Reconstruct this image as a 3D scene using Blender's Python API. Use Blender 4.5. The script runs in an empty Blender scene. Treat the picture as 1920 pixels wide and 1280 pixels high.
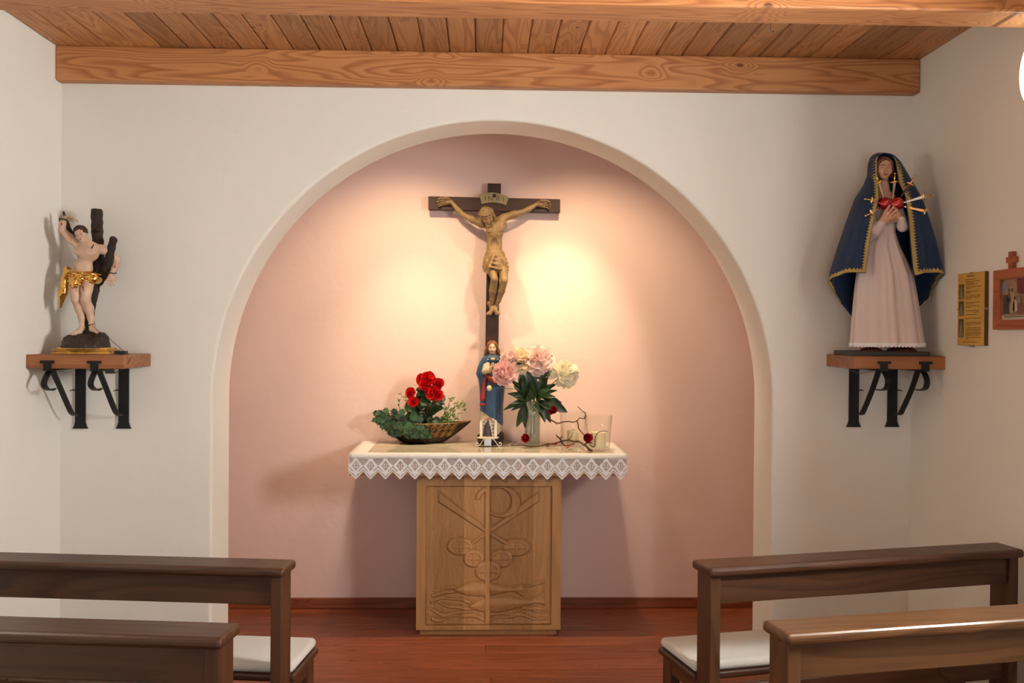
import bpy, bmesh, math, random
import numpy as np
from mathutils import Vector, Matrix, Euler

SC = bpy.context.scene
COL = SC.collection
random.seed(7); RNG = np.random.default_rng(7)

# ------------------------------------------------------------------ camera
F_PX, CAM_H = 1800.0, 1.607
YAW, PITCH, ROLL = math.radians(1.75), math.radians(0.45), math.radians(0.41)
CROT = (Matrix.Rotation(-YAW, 3, 'Z') @ Matrix.Rotation(math.pi/2 - PITCH, 3, 'X') @ Matrix.Rotation(ROLL, 3, 'Z'))
CPOS = Vector((0, 0, CAM_H))
cam_d = bpy.data.cameras.new('camera'); cam = bpy.data.objects.new('camera', cam_d); COL.objects.link(cam)
cam_d.sensor_width = 36; cam_d.lens = 36*F_PX/1920; cam_d.clip_start = .05
cam.matrix_world = Matrix.Translation(CPOS) @ CROT.to_4x4()
SC.camera = cam

# ------------------------------------------------------------------ world, exposure
W = bpy.data.worlds.new('world'); SC.world = W; W.use_nodes = True
W.node_tree.nodes['Background'].inputs[0].default_value = (.75, .82, 1, 1)
W.node_tree.nodes['Background'].inputs[1].default_value = .6
vs = SC.view_settings
vs.view_transform = 'Standard'; vs.look = 'None'; vs.gamma = 1; vs.use_curve_mapping = False
vs.exposure = 0.12

WIN_L, WIN_R, DOOR_FILL, ROUND = 12.0, 92.0, 3.4, 9.0       # daylight strength of the panes, and of the added door fill
WIN_COL_L = (1.0, .90, .70); WIN_COL_R = (1.0, .97, .92); FILL_COL = (.84, .92, 1.0)

# two warm halogen spots fixed high behind the arch, aimed at the niche wall; the wide pair is added for spill
def spot(loc, aim, power, size, blend, col, rad):
    d = bpy.data.lights.new('niche_or_added_spill_spot', 'SPOT'); o = bpy.data.objects.new('niche_or_added_spill_spot', d); COL.objects.link(o)
    d.energy = power; d.spot_size = math.radians(size); d.spot_blend = blend; d.color = col; d.shadow_soft_size = rad
    o.location = loc; o.rotation_euler = (Vector(aim)-Vector(loc)).to_track_quat('-Z', 'Y').to_euler()
HAL = (1, .72, .42)
spot((.36, 4.86, 2.74), (.50, 5.62, 1.58), 76, 44, 1.0, HAL, .03)
spot((-.26, 4.86, 2.74), (-.49, 5.62, 1.34), 52, 44, 1.0, HAL, .03)
spot((.48, 4.84, 2.72), (.62, 5.62, 1.05), 68, 112, 1.0, HAL, .03)
spot((-.36, 4.84, 2.72), (-.52, 5.62, 1.05), 68, 112, 1.0, HAL, .03)

# ------------------------------------------------------------------ pixel rays
def ray(x, y): return CROT @ Vector(((x-960)/F_PX, -(y-640)/F_PX, -1))
def pY(x, y, Y): d = ray(x, y); return CPOS + d*(Y/d.y)
def pZ(x, y, Z): d = ray(x, y); return CPOS + d*((Z-CAM_H)/d.z)
def pX(x, y, X): d = ray(x, y); return CPOS + d*(X/d.x)
class Frame:
    """crop coordinates (origin, scale) on the vertical plane Y0; s = metres per crop unit"""
    def __init__(s, x0, y0, sc, Y0): s.x0, s.y0, s.sc, s.Y = x0, y0, sc, Y0; s.s = Y0/F_PX/sc
    def p(s, x, y, d=0.0): return pY(s.x0+x/s.sc, s.y0+y/s.sc, s.Y) + Vector((0, d, 0))

# ------------------------------------------------------------------ materials
MATS = {}
def nd(nt, t, **k):
    n = nt.nodes.new(t)
    for a, b in k.items(): setattr(n, a, b)
    return n
def mat(name, col, rough=.5, metal=0.0, var=0.0, vscale=8.0, bump=0.0, bscale=60.0, spec=.5, sub=0.0, trans=0.0, ior=1.45, sheen=0.0, rand=0.0, emit=None, col2=None, coat=0.0):
    if name in MATS: return MATS[name]
    m = bpy.data.materials.new(name); m.use_nodes = True; nt = m.node_tree
    b = nt.nodes['Principled BSDF']; I = b.inputs
    I['Base Color'].default_value = (*col, 1); I['Roughness'].default_value = rough; I['Metallic'].default_value = metal
    I['Specular IOR Level'].default_value = spec; I['IOR'].default_value = ior
    if sub: I['Subsurface Weight'].default_value = sub; I['Subsurface Radius'].default_value = (.02, .012, .006); I['Subsurface Scale'].default_value = .5
    if trans: I['Transmission Weight'].default_value = trans
    if sheen: I['Sheen Weight'].default_value = sheen
    if coat: I['Coat Weight'].default_value = coat; I['Coat Roughness'].default_value = .12
    if emit: I['Emission Color'].default_value = (*emit[0], 1); I['Emission Strength'].default_value = emit[1]
    tc = nd(nt, 'ShaderNodeTexCoord')
    if var or col2:
        n = nd(nt, 'ShaderNodeTexNoise'); n.inputs['Scale'].default_value = vscale; n.inputs['Detail'].default_value = 5
        nt.links.new(tc.outputs['Object'], n.inputs['Vector'])
        r = nd(nt, 'ShaderNodeValToRGB'); c2 = col2 or tuple(c*(1-var) for c in col)
        r.color_ramp.elements[0].position = .35; r.color_ramp.elements[1].position = .65
        r.color_ramp.elements[0].color = (*c2, 1); r.color_ramp.elements[1].color = (*col, 1)
        nt.links.new(n.outputs['Fac'], r.inputs['Fac']); out = r.outputs['Color']
    else: out = None
    if rand:
        oi = nd(nt, 'ShaderNodeObjectInfo'); h = nd(nt, 'ShaderNodeHueSaturation')
        mp = nd(nt, 'ShaderNodeMapRange'); mp.inputs['To Min'].default_value = 1-rand; mp.inputs['To Max'].default_value = 1+rand
        nt.links.new(oi.outputs['Random'], mp.inputs['Value']); nt.links.new(mp.outputs[0], h.inputs['Value'])
        if out: nt.links.new(out, h.inputs['Color'])
        else: h.inputs['Color'].default_value = (*col, 1)
        out = h.outputs['Color']
    if out: nt.links.new(out, I['Base Color'])
    if bump:
        n = nd(nt, 'ShaderNodeTexNoise'); n.inputs['Scale'].default_value = bscale; n.inputs['Detail'].default_value = 6
        nt.links.new(tc.outputs['Object'], n.inputs['Vector'])
        bp = nd(nt, 'ShaderNodeBump'); bp.inputs['Strength'].default_value = bump; bp.inputs['Distance'].default_value = .01
        nt.links.new(n.outputs['Fac'], bp.inputs['Height']); nt.links.new(bp.outputs['Normal'], I['Normal'])
    MATS[name] = m; return m

def wood(name, light, dark, knot, axis=0, rough=.45, ring=11.0, rand=.12, knots=1.0, coat=0.0, contrast=1.0, kscale=2.2, spec=.4, kflat=None):
    """sawn softwood: growth rings round an axis, long streaks, knots; every object shifted at random"""
    if name in MATS: return MATS[name]
    m = bpy.data.materials.new(name); m.use_nodes = True; nt = m.node_tree; L = nt.links.new
    b = nt.nodes['Principled BSDF']; I = b.inputs; I['Roughness'].default_value = rough; I['Specular IOR Level'].default_value = spec
    if coat: I['Coat Weight'].default_value = coat; I['Coat Roughness'].default_value = .18
    tc = nd(nt, 'ShaderNodeTexCoord'); oi = nd(nt, 'ShaderNodeObjectInfo')
    off = nd(nt, 'ShaderNodeVectorMath', operation='SCALE'); off.inputs[0].default_value = (37.1, 17.7, 23.3); L(oi.outputs['Random'], off.inputs['Scale'])
    add = nd(nt, 'ShaderNodeVectorMath', operation='ADD'); L(tc.outputs['Object'], add.inputs[0]); L(off.outputs[0], add.inputs[1])
    P = add.outputs[0]
    st = [1.0, 1.0, 1.0]; st[axis] = .09
    mp = nd(nt, 'ShaderNodeMapping'); mp.inputs['Scale'].default_value = st; L(P, mp.inputs['Vector'])
    # low noise bends the rings so that the cut shows cathedral figures
    n1 = nd(nt, 'ShaderNodeTexNoise'); n1.inputs['Scale'].default_value = 9.0; n1.inputs['Detail'].default_value = 2; n1.inputs['Roughness'].default_value = .4
    L(mp.outputs[0], n1.inputs['Vector'])
    ml = nd(nt, 'ShaderNodeMath', operation='MULTIPLY'); ml.inputs[1].default_value = ring; L(n1.outputs['Fac'], ml.inputs[0])
    # knots
    ks = [kscale]*3; ks[axis] = kscale*.6
    if kflat is not None: ks[kflat] = 0.0
    mk = nd(nt, 'ShaderNodeMapping'); mk.inputs['Scale'].default_value = ks; L(P, mk.inputs['Vector'])
    vo = nd(nt, 'ShaderNodeTexVoronoi'); vo.inputs['Scale'].default_value = 1.0; vo.inputs['Randomness'].default_value = 1.0; L(mk.outputs[0], vo.inputs['Vector'])
    kr = nd(nt, 'ShaderNodeMapRange', interpolation_type='SMOOTHSTEP'); kr.inputs['From Min'].default_value = .075; kr.inputs['From Max'].default_value = .035
    L(vo.outputs['Distance'], kr.inputs['Value'])
    kw = nd(nt, 'ShaderNodeMapRange', interpolation_type='SMOOTHSTEP'); kw.inputs['From Min'].default_value = .35; kw.inputs['From Max'].default_value = .0; kw.inputs['To Max'].default_value = 2.2*knots
    L(vo.outputs['Distance'], kw.inputs['Value'])
    ad = nd(nt, 'ShaderNodeMath', operation='ADD'); L(ml.outputs[0], ad.inputs[0]); L(kw.outputs[0], ad.inputs[1])
    fr = nd(nt, 'ShaderNodeMath', operation='FRACT'); L(ad.outputs[0], fr.inputs[0])
    rp = nd(nt, 'ShaderNodeValToRGB'); e = rp.color_ramp.elements
    e[0].position = 0; e[0].color = (0, 0, 0, 1); e[1].position = 1; e[1].color = (0, 0, 0, 1)
    x = rp.color_ramp.elements.new(.78); x.color = (1, 1, 1, 1); x = rp.color_ramp.elements.new(.35); x.color = (.12, .12, .12, 1); x = rp.color_ramp.elements.new(.9); x.color = (.7, .7, .7, 1)
    L(fr.outputs[0], rp.inputs['Fac'])
    # fine streaks
    st2 = [1.0]*3; st2[axis] = .02
    m2 = nd(nt, 'ShaderNodeMapping'); m2.inputs['Scale'].default_value = st2; L(P, m2.inputs['Vector'])
    n2 = nd(nt, 'ShaderNodeTexNoise'); n2.inputs['Scale'].default_value = 160; n2.inputs['Detail'].default_value = 3; L(m2.outputs[0], n2.inputs['Vector'])
    n3 = nd(nt, 'ShaderNodeTexNoise'); n3.inputs['Scale'].default_value = 4; n3.inputs['Detail'].default_value = 3; L(mp.outputs[0], n3.inputs['Vector'])
    f1 = nd(nt, 'ShaderNodeMath', operation='MULTIPLY'); f1.inputs[1].default_value = .62*contrast; L(rp.outputs['Color'], f1.inputs[0])
    f2 = nd(nt, 'ShaderNodeMath', operation='MULTIPLY'); f2.inputs[1].default_value = .34*contrast; L(n2.outputs['Fac'], f2.inputs[0])
    f3 = nd(nt, 'ShaderNodeMath', operation='MULTIPLY'); f3.inputs[1].default_value = .5*contrast; L(n3.outputs['Fac'], f3.inputs[0])
    s1 = nd(nt, 'ShaderNodeMath', operation='ADD'); L(f1.outputs[0], s1.inputs[0]); L(f2.outputs[0], s1.inputs[1])
    s2 = nd(nt, 'ShaderNodeMath', operation='ADD'); L(s1.outputs[0], s2.inputs[0]); L(f3.outputs[0], s2.inputs[1])
    sb = nd(nt, 'ShaderNodeMath', operation='SUBTRACT', use_clamp=True); L(s2.outputs[0], sb.inputs[0]); sb.inputs[1].default_value = .36*contrast
    mx = nd(nt, 'ShaderNodeMix', data_type='RGBA'); mx.inputs['A'].default_value = (*light, 1); mx.inputs['B'].default_value = (*dark, 1); L(sb.outputs[0], mx.inputs['Factor'])
    mx2 = nd(nt, 'ShaderNodeMix', data_type='RGBA'); L(mx.outputs['Result'], mx2.inputs['A']); mx2.inputs['B'].default_value = (*knot, 1)
    kk = nd(nt, 'ShaderNodeMath', operation='MULTIPLY'); kk.inputs[1].default_value = .9*min(1, knots); L(kr.outputs[0], kk.inputs[0]); L(kk.outputs[0], mx2.inputs['Factor'])
    hs = nd(nt, 'ShaderNodeHueSaturation'); L(mx2.outputs['Result'], hs.inputs['Color'])
    rm = nd(nt, 'ShaderNodeMapRange'); rm.inputs['To Min'].default_value = 1-rand; rm.inputs['To Max'].default_value = 1+rand; L(oi.outputs['Random'], rm.inputs['Value']); L(rm.outputs[0], hs.inputs['Value'])
    L(hs.outputs['Color'], I['Base Color'])
    bp = nd(nt, 'ShaderNodeBump'); bp.inputs['Strength'].default_value = .12; bp.inputs['Distance'].default_value = .004; L(s2.outputs[0], bp.inputs['Height']); L(bp.outputs['Normal'], I['Normal'])
    MATS[name] = m; return m

def thin_glass(name, tint, refl=.6, base=.05, rough=.03, milk=0.0):
    if name in MATS: return MATS[name]
    m = bpy.data.materials.new(name); m.use_nodes = True; nt = m.node_tree; nt.nodes.clear(); L = nt.links.new
    ou = nd(nt, 'ShaderNodeOutputMaterial'); tr = nd(nt, 'ShaderNodeBsdfTransparent'); tr.inputs[0].default_value = (*tint, 1); gl = nd(nt, 'ShaderNodeBsdfGlossy'); gl.inputs['Roughness'].default_value = rough
    lw = nd(nt, 'ShaderNodeLayerWeight'); lw.inputs[0].default_value = .5; pw = nd(nt, 'ShaderNodeMath', operation='POWER'); pw.inputs[1].default_value = 4; L(lw.outputs['Facing'], pw.inputs[0])
    ma = nd(nt, 'ShaderNodeMath', operation='MULTIPLY_ADD'); ma.inputs[1].default_value = refl; ma.inputs[2].default_value = base; L(pw.outputs[0], ma.inputs[0])
    ms = nd(nt, 'ShaderNodeMixShader'); L(ma.outputs[0], ms.inputs[0]); L(tr.outputs[0], ms.inputs[1]); L(gl.outputs[0], ms.inputs[2]); out = ms.outputs[0]
    if milk:
        df = nd(nt, 'ShaderNodeBsdfDiffuse'); df.inputs[0].default_value = (.7, .72, .62, 1); m2 = nd(nt, 'ShaderNodeMixShader'); m2.inputs[0].default_value = milk; L(out, m2.inputs[1]); L(df.outputs[0], m2.inputs[2]); out = m2.outputs[0]
    L(out, ou.inputs[0]); MATS[name] = m; return m

PLASTER = mat('white_plaster', (.80, .785, .725), .9, var=.03, vscale=1.5, bump=.25, bscale=14, spec=.2)
PINK = mat('pink_plaster', (.76, .575, .53), .88, var=.05, vscale=1.2, bump=.3, bscale=12, spec=.2)
BEAMW = wood('beam_larch', (.56, .255, .095), (.27, .085, .025), (.13, .04, .015), 0, .5, ring=17, knots=1.3, rand=.03, kscale=6.0, kflat=1, contrast=1.1)
BOARDW = wood('ceiling_larch', (.50, .235, .09), (.25, .085, .028), (.12, .04, .015), 1, .5, ring=13, knots=1.1, rand=.26, kscale=7.0, kflat=2)
FLOORW = wood('floor_red_pine', (.27, .078, .033), (.13, .032, .014), (.05, .014, .008), 0, .33, ring=8, knots=1.0, rand=.2, kscale=6.5, kflat=2)
PEWW = wood('pew_walnut_stain', (.070, .026, .010), (.026, .010, .004), (.02, .008, .005), 0, .42, ring=9, rand=.06, knots=.8, coat=.12)
PEWWZ = wood('pew_walnut_stain_post', (.078, .030, .011), (.032, .012, .005), (.02, .008, .005), 2, .42, ring=9, rand=.06, knots=.6, coat=.1)
SHELFW = wood('shelf_board', (.33, .13, .045), (.17, .06, .022), (.08, .03, .012), 0, .42, ring=8, rand=.04, knots=.4)
IRON = mat('black_iron', (.012, .012, .012), .5, .4, bump=.15, bscale=90)
BLACKP = mat('black_plastic', (.012, .011, .011), .45)

# ------------------------------------------------------------------ object helpers
OFF = {}
def meta(o, label=None, cat=None, group=None, kind=None):
    if label: o['label'] = label
    if cat: o['category'] = cat
    if group: o['group'] = group
    if kind: o['kind'] = kind
    return o
def empty(name, loc, label=None, cat=None, group=None, kind=None, rz=0):
    o = bpy.data.objects.new(name, None); o.empty_display_size = .05; COL.objects.link(o)
    o.location = loc; o.rotation_euler = (0, 0, rz); OFF[o.name] = Vector(loc)
    return meta(o, label, cat, group, kind)
def add_mesh(name, verts, faces, m, parent=None, smooth=False, origin=None, label=None, cat=None, group=None, kind=None, mi=None, local=False):
    """verts are world coordinates (or the parent's own space with local=True)"""
    V = np.asarray(verts, dtype=np.float64).reshape(-1, 3)
    if parent is not None: off = Vector((0, 0, 0)) if local else OFF[parent.name]
    elif origin is not None: off = Vector(origin)
    else: off = Vector(((V[:, 0].min()+V[:, 0].max())/2, (V[:, 1].min()+V[:, 1].max())/2, V[:, 2].min()))
    me = bpy.data.meshes.new(name)
    V = V-np.array(off)
    if isinstance(faces, np.ndarray):
        nv, nf, k = len(V), len(faces), faces.shape[1]
        me.vertices.add(nv); me.vertices.foreach_set('co', V.astype(np.float32).ravel())
        me.loops.add(nf*k); me.loops.foreach_set('vertex_index', faces.astype(np.int32).ravel())
        me.polygons.add(nf); me.polygons.foreach_set('loop_start', np.arange(0, nf*k, k, dtype=np.int32))
        me.update(calc_edges=True); me.validate()
    else: me.from_pydata([tuple(v) for v in V], [], [tuple(f) for f in faces])
    for mm in (m if isinstance(m, (list, tuple)) else [m]): me.materials.append(mm)
    if mi is not None: me.polygons.foreach_set('material_index', np.asarray(mi, dtype=np.int32))
    if smooth: me.polygons.foreach_set('use_smooth', np.ones(len(me.polygons), dtype=bool))
    me.update()
    o = bpy.data.objects.new(name, me); COL.objects.link(o)
    if parent is not None: o.parent = parent; OFF[o.name] = OFF[parent.name]
    else: o.location = off; OFF[o.name] = off
    return meta(o, label, cat, group, kind)
def bevel(o, w, seg=2):
    b = o.modifiers.new('bevel', 'BEVEL'); b.width = w; b.segments = seg; b.limit_method = 'ANGLE'; b.angle_limit = math.radians(40); return o
def share(name, me, M, parent):
    """a copy that shares mesh data; M is a world matrix"""
    o = bpy.data.objects.new(name, me); COL.objects.link(o); o.parent = parent
    o.matrix_local = Matrix.Translation(-OFF[parent.name]) @ M; OFF[o.name] = OFF[parent.name]; return o
class MB:
    def __init__(s): s.v = []; s.f = []
    def add(s, v, f): n = len(s.v); s.v += [tuple(p) for p in v]; s.f += [tuple(i+n for i in q) for q in f]; return s
    def box(s, lo, hi, M=None):
        (a, b, c), (d, e, g) = lo, hi
        v = [Vector(p) for p in ((a,b,c),(d,b,c),(d,e,c),(a,e,c),(a,b,g),(d,b,g),(d,e,g),(a,e,g))]
        if M is not None: v = [M @ p for p in v]
        return s.add(v, [(0,3,2,1),(4,5,6,7),(0,1,5,4),(1,2,6,5),(2,3,7,6),(3,0,4,7)])
    def tube(s, pts, r, n=8, flat=None, cap=True):
        """round (or flattened: flat=(dir, factor)) tube through pts; r number or list"""
        pts = [Vector(p) for p in pts]; rs = r if isinstance(r, (list, tuple)) else [r]*len(pts)
        rings = []; ref = None
        for i, p in enumerate(pts):
            t = (pts[min(i+1, len(pts)-1)]-pts[max(i-1, 0)]).normalized()
            if ref is None: ref = t.orthogonal().normalized()
            ref = (ref-t*ref.dot(t)).normalized(); bi = t.cross(ref)
            rings.append([p+(ref*math.cos(2*math.pi*k/n)+bi*math.sin(2*math.pi*k/n))*rs[i] for k in range(n)])
        v = [q for g in rings for q in g]; f = []
        for i in range(len(pts)-1):
            for k in range(n): f.append((i*n+k, i*n+(k+1) % n, (i+1)*n+(k+1) % n, (i+1)*n+k))
        if cap: f.append(tuple(range(n))[::-1]); f.append(tuple((len(pts)-1)*n+k for k in range(n)))
        return s.add(v, f)
    def strip(s, pts, wdir, w, th):
        """flat bar through pts: width w along wdir, thickness th"""
        pts = [Vector(p) for p in pts]; wd = Vector(wdir).normalized(); v = []; f = []
        ws = w if isinstance(w, (list, tuple)) else [w]*len(pts)
        for i, p in enumerate(pts):
            t = (pts[min(i+1, len(pts)-1)]-pts[max(i-1, 0)]).normalized(); nn = t.cross(wd).normalized()
            for a, b in ((-1,-1),(1,-1),(1,1),(-1,1)): v.append(p+wd*(a*ws[i]/2)+nn*(b*th/2))
        for i in range(len(pts)-1):
            for k in range(4): f.append((i*4+k, i*4+(k+1) % 4, i*4+4+(k+1) % 4, i*4+4+k))
        f.append((3,2,1,0)); n = (len(pts)-1)*4; f.append((n,n+1,n+2,n+3)); return s.add(v, f)
    def lathe(s, prof, c, n=24, sx=1, sy=1, cap=True):
        c = Vector(c); v = [c+Vector((r*sx*math.cos(2*math.pi*k/n), r*sy*math.sin(2*math.pi*k/n), z)) for r, z in prof for k in range(n)]
        f = [(i*n+k, i*n+(k+1) % n, (i+1)*n+(k+1) % n, (i+1)*n+k) for i in range(len(prof)-1) for k in range(n)]
        if cap: f.append(tuple(range(n))[::-1]); f.append(tuple((len(prof)-1)*n+k for k in range(n)))
        return s.add(v, f)
    def ell(s, c, r, M=None, nu=12, nv=8):
        c = Vector(c); v = [(0,0,1)]; 
        for j in range(1, nv):
            a = math.pi*j/nv
            v += [(math.sin(a)*math.cos(2*math.pi*k/nu), math.sin(a)*math.sin(2*math.pi*k/nu), math.cos(a)) for k in range(nu)]
        v.append((0,0,-1)); f = [(0, 1+k, 1+(k+1) % nu) for k in range(nu)]
        for j in range(nv-2):
            for k in range(nu): f.append((1+j*nu+k, 1+(j+1)*nu+k, 1+(j+1)*nu+(k+1) % nu, 1+j*nu+(k+1) % nu))
        e = len(v)-1; f += [(e, 1+(nv-2)*nu+(k+1) % nu, 1+(nv-2)*nu+k) for k in range(nu)]
        vv = [Vector((p[0]*r[0], p[1]*r[1], p[2]*r[2])) for p in v]
        if M is not None: vv = [M @ p for p in vv]
        return s.add([c+p for p in vv], f)
    def build(s, name, m, parent=None, **k): return add_mesh(name, s.v, s.f, m, parent, **k)
def slab(loops, th, origin, ux, uy, bev=0.0, res=2):
    """flat plate with holes, from 2-D loops; returns verts, faces; thickness goes from origin along ux x uy"""
    cu = bpy.data.curves.new('tmp', 'CURVE'); cu.dimensions = '2D'; cu.fill_mode = 'BOTH'; cu.extrude = th/2-bev
    if bev: cu.bevel_depth = bev; cu.bevel_resolution = res; cu.offset = -bev
    for lp in loops:
        sp = cu.splines.new('POLY'); sp.points.add(len(lp)-1); sp.use_cyclic_u = True
        for i, p in enumerate(lp): sp.points[i].co = (p[0], p[1], 0, 1)
    o = bpy.data.objects.new('tmp', cu); COL.objects.link(o)
    me = bpy.data.meshes.new_from_object(o.evaluated_get(bpy.context.evaluated_depsgraph_get()))
    ux, uy = Vector(ux), Vector(uy); un = ux.cross(uy); O = Vector(origin)
    v = [O+ux*q.co.x+uy*q.co.y+un*(q.co.z+th/2) for q in me.vertices]; f = [tuple(p.vertices) for p in me.polygons]
    bpy.data.objects.remove(o); bpy.data.curves.remove(cu); bpy.data.meshes.remove(me); return v, f
def circle(cx, cy, r, n=40, ry=None): return [(cx+r*math.cos(2*math.pi*k/n), cy+(ry or r)*math.sin(2*math.pi*k/n)) for k in range(n)]
def spline(pts, n=8):
    """Catmull-Rom through pts"""
    P = [Vector(p) for p in pts]; P = [P[0]*2-P[1]]+P+[P[-1]*2-P[-2]]; out = []
    for i in range(1, len(P)-2):
        for k in range(n):
            t = k/n; a, b, c, d = P[i-1:i+3]
            out.append(.5*((2*b)+(c-a)*t+(2*a-5*b+4*c-d)*t*t+(3*b-a-3*c+d)*t**3))
    return out+[P[-2]]

# ------------------------------------------------------------------ sculpting: distance fields meshed with surface nets
class Sculpt:
    def __init__(s, lo, hi, h):
        s.lo = np.array(lo, float); s.h = h; s.n = np.ceil((np.array(hi, float)-s.lo)/h).astype(int)+1
        s.ax = [(s.lo[i]+h*np.arange(s.n[i])).astype(np.float32) for i in range(3)]
        s.F = np.full(tuple(s.n), .05, np.float32)
    def win(s, lo, hi):
        a = np.clip(np.floor((np.array(lo)-s.lo)/s.h).astype(int), 0, s.n-1); b = np.clip(np.ceil((np.array(hi)-s.lo)/s.h).astype(int)+1, 1, s.n)
        sl = tuple(slice(a[i], b[i]) for i in range(3))
        return sl, [s.ax[0][sl[0]][:, None, None], s.ax[1][sl[1]][None, :, None], s.ax[2][sl[2]][None, None, :]]
    def comb(s, sl, d, k, cut):
        A = s.F[sl]
        if A.size == 0: return
        if cut:
            hh = np.maximum(k-np.abs(A+d), 0)/k if k else 0; s.F[sl] = np.maximum(A, -d)+(hh*hh*k/4 if k else 0)
        else:
            hh = np.maximum(k-np.abs(A-d), 0)/k if k else 0; s.F[sl] = np.minimum(A, d)-(hh*hh*k/4 if k else 0)
    def cap(s, a, b, ra, rb=None, k=.004, flat=None, cut=False):
        rb = ra if rb is None else rb; a = np.array(a, float); b = np.array(b, float); R = max(ra, rb)*1.3+k+3*s.h
        sl, X = s.win(np.minimum(a, b)-R, np.maximum(a, b)+R); ab = b-a; L2 = max(float(ab@ab), 1e-12)
        q = [X[i]-np.float32(a[i]) for i in range(3)]
        t = np.clip((q[0]*np.float32(ab[0])+q[1]*np.float32(ab[1])+q[2]*np.float32(ab[2]))/np.float32(L2), 0, 1)
        d = [q[i]-t*np.float32(ab[i]) for i in range(3)]
        if flat is not None:
            n = np.array(flat[0], float); n /= np.linalg.norm(n); g = 1/flat[1]-1
            dn = d[0]*np.float32(n[0])+d[1]*np.float32(n[1])+d[2]*np.float32(n[2]); d = [d[i]+dn*np.float32(n[i]*g) for i in range(3)]
        D = np.sqrt(d[0]**2+d[1]**2+d[2]**2)-(np.float32(ra)+t*np.float32(rb-ra)); s.comb(sl, D, k, cut); return s
    def ell(s, c, r, k=.004, M=None, cut=False):
        c = np.array(c, float); r = np.array(r, float); R = max(r)+k+3*s.h; sl, X = s.win(c-R, c+R)
        q = [X[i]-np.float32(c[i]) for i in range(3)]
        if M is not None: A = np.array(M).T.astype(np.float32); q = [A[i, 0]*q[0]+A[i, 1]*q[1]+A[i, 2]*q[2] for i in range(3)]
        q = [q[i]/np.float32(r[i]) for i in range(3)]; k0 = np.sqrt(q[0]**2+q[1]**2+q[2]**2)
        k1 = np.sqrt((q[0]/np.float32(r[0]))**2+(q[1]/np.float32(r[1]))**2+(q[2]/np.float32(r[2]))**2)
        D = k0*(k0-1)/np.maximum(k1, 1e-6); s.comb(sl, D, k, cut); return s
    def path(s, pts, rs, k=.003, flat=None, cut=False):
        for i in range(len(pts)-1): s.cap(pts[i], pts[i+1], rs[i], rs[i+1], k, flat, cut)
        return s
    def disp(s, fn):
        X = [s.ax[0][:, None, None], s.ax[1][None, :, None], s.ax[2][None, None, :]]; s.F += fn(*X).astype(np.float32); return s
    def mesh(s, relax=1):
        F = s.F; nx, ny, nz = F.shape; I = F < 0
        c = np.zeros((nx-1, ny-1, nz-1), np.int8)
        for dx in (0, 1):
            for dy in (0, 1):
                for dz in (0, 1): c += I[dx:nx-1+dx, dy:ny-1+dy, dz:nz-1+dz]
        act = (c > 0) & (c < 8); idx = np.full(act.shape, -1, np.int32); g = np.argwhere(act); idx[act] = np.arange(len(g))
        acc = np.zeros((len(g), 3)); cnt = np.zeros(len(g)); E = [(0,0,0),(1,0,0),(0,1,0),(0,0,1),(1,1,0),(1,0,1),(0,1,1),(1,1,1)]
        val = {e: F[g[:, 0]+e[0], g[:, 1]+e[1], g[:, 2]+e[2]] for e in E}
        for e in E:
            for ax in range(3):
                if e[ax] == 0:
                    e2 = list(e); e2[ax] = 1; a, b = val[e], val[tuple(e2)]; m = (a < 0) != (b < 0); t = a[m]/(a[m]-b[m])
                    p = np.tile(np.array(e, float), (m.sum(), 1)); p[:, ax] += t; acc[m] += p; cnt[m] += 1
        V = (g+acc/cnt[:, None])*s.h+s.lo; fs = []
        for ax in range(3):
            a = [slice(None)]*3; b = [slice(None)]*3; a[ax] = slice(0, -1); b[ax] = slice(1, None); A, B = I[tuple(a)], I[tuple(b)]
            o1, o2 = [(1, 2), (2, 0), (0, 1)][ax]
            for flip in (False, True):
                e = np.argwhere((~A & B) if flip else (A & ~B)); e = e[(e[:, o1] > 0) & (e[:, o2] > 0) & (e[:, o1] < F.shape[o1]-1) & (e[:, o2] < F.shape[o2]-1)]
                if not len(e): continue
                def ix(d1, d2):
                    q = e.copy(); q[:, o1] -= d1; q[:, o2] -= d2; return idx[q[:, 0], q[:, 1], q[:, 2]]
                Q = np.stack([ix(1, 1), ix(0, 1), ix(0, 0), ix(1, 0)], 1); fs.append(Q[:, ::-1] if flip else Q)
        Fc = np.concatenate(fs)
        for _ in range(relax):
            S = np.zeros_like(V); N = np.zeros(len(V))
            for k in range(4):
                a, b = Fc[:, k], Fc[:, (k+1) % 4]; np.add.at(S, a, V[b]); np.add.at(N, a, 1); np.add.at(S, b, V[a]); np.add.at(N, b, 1)
            V = V*.5+.5*S/np.maximum(N, 1)[:, None]
        return V, Fc
    def build(s, name, m, parent=None, relax=1, **k):
        V, Fc = s.mesh(relax); return add_mesh(name, V, Fc, m, parent, smooth=True, **k)

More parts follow.
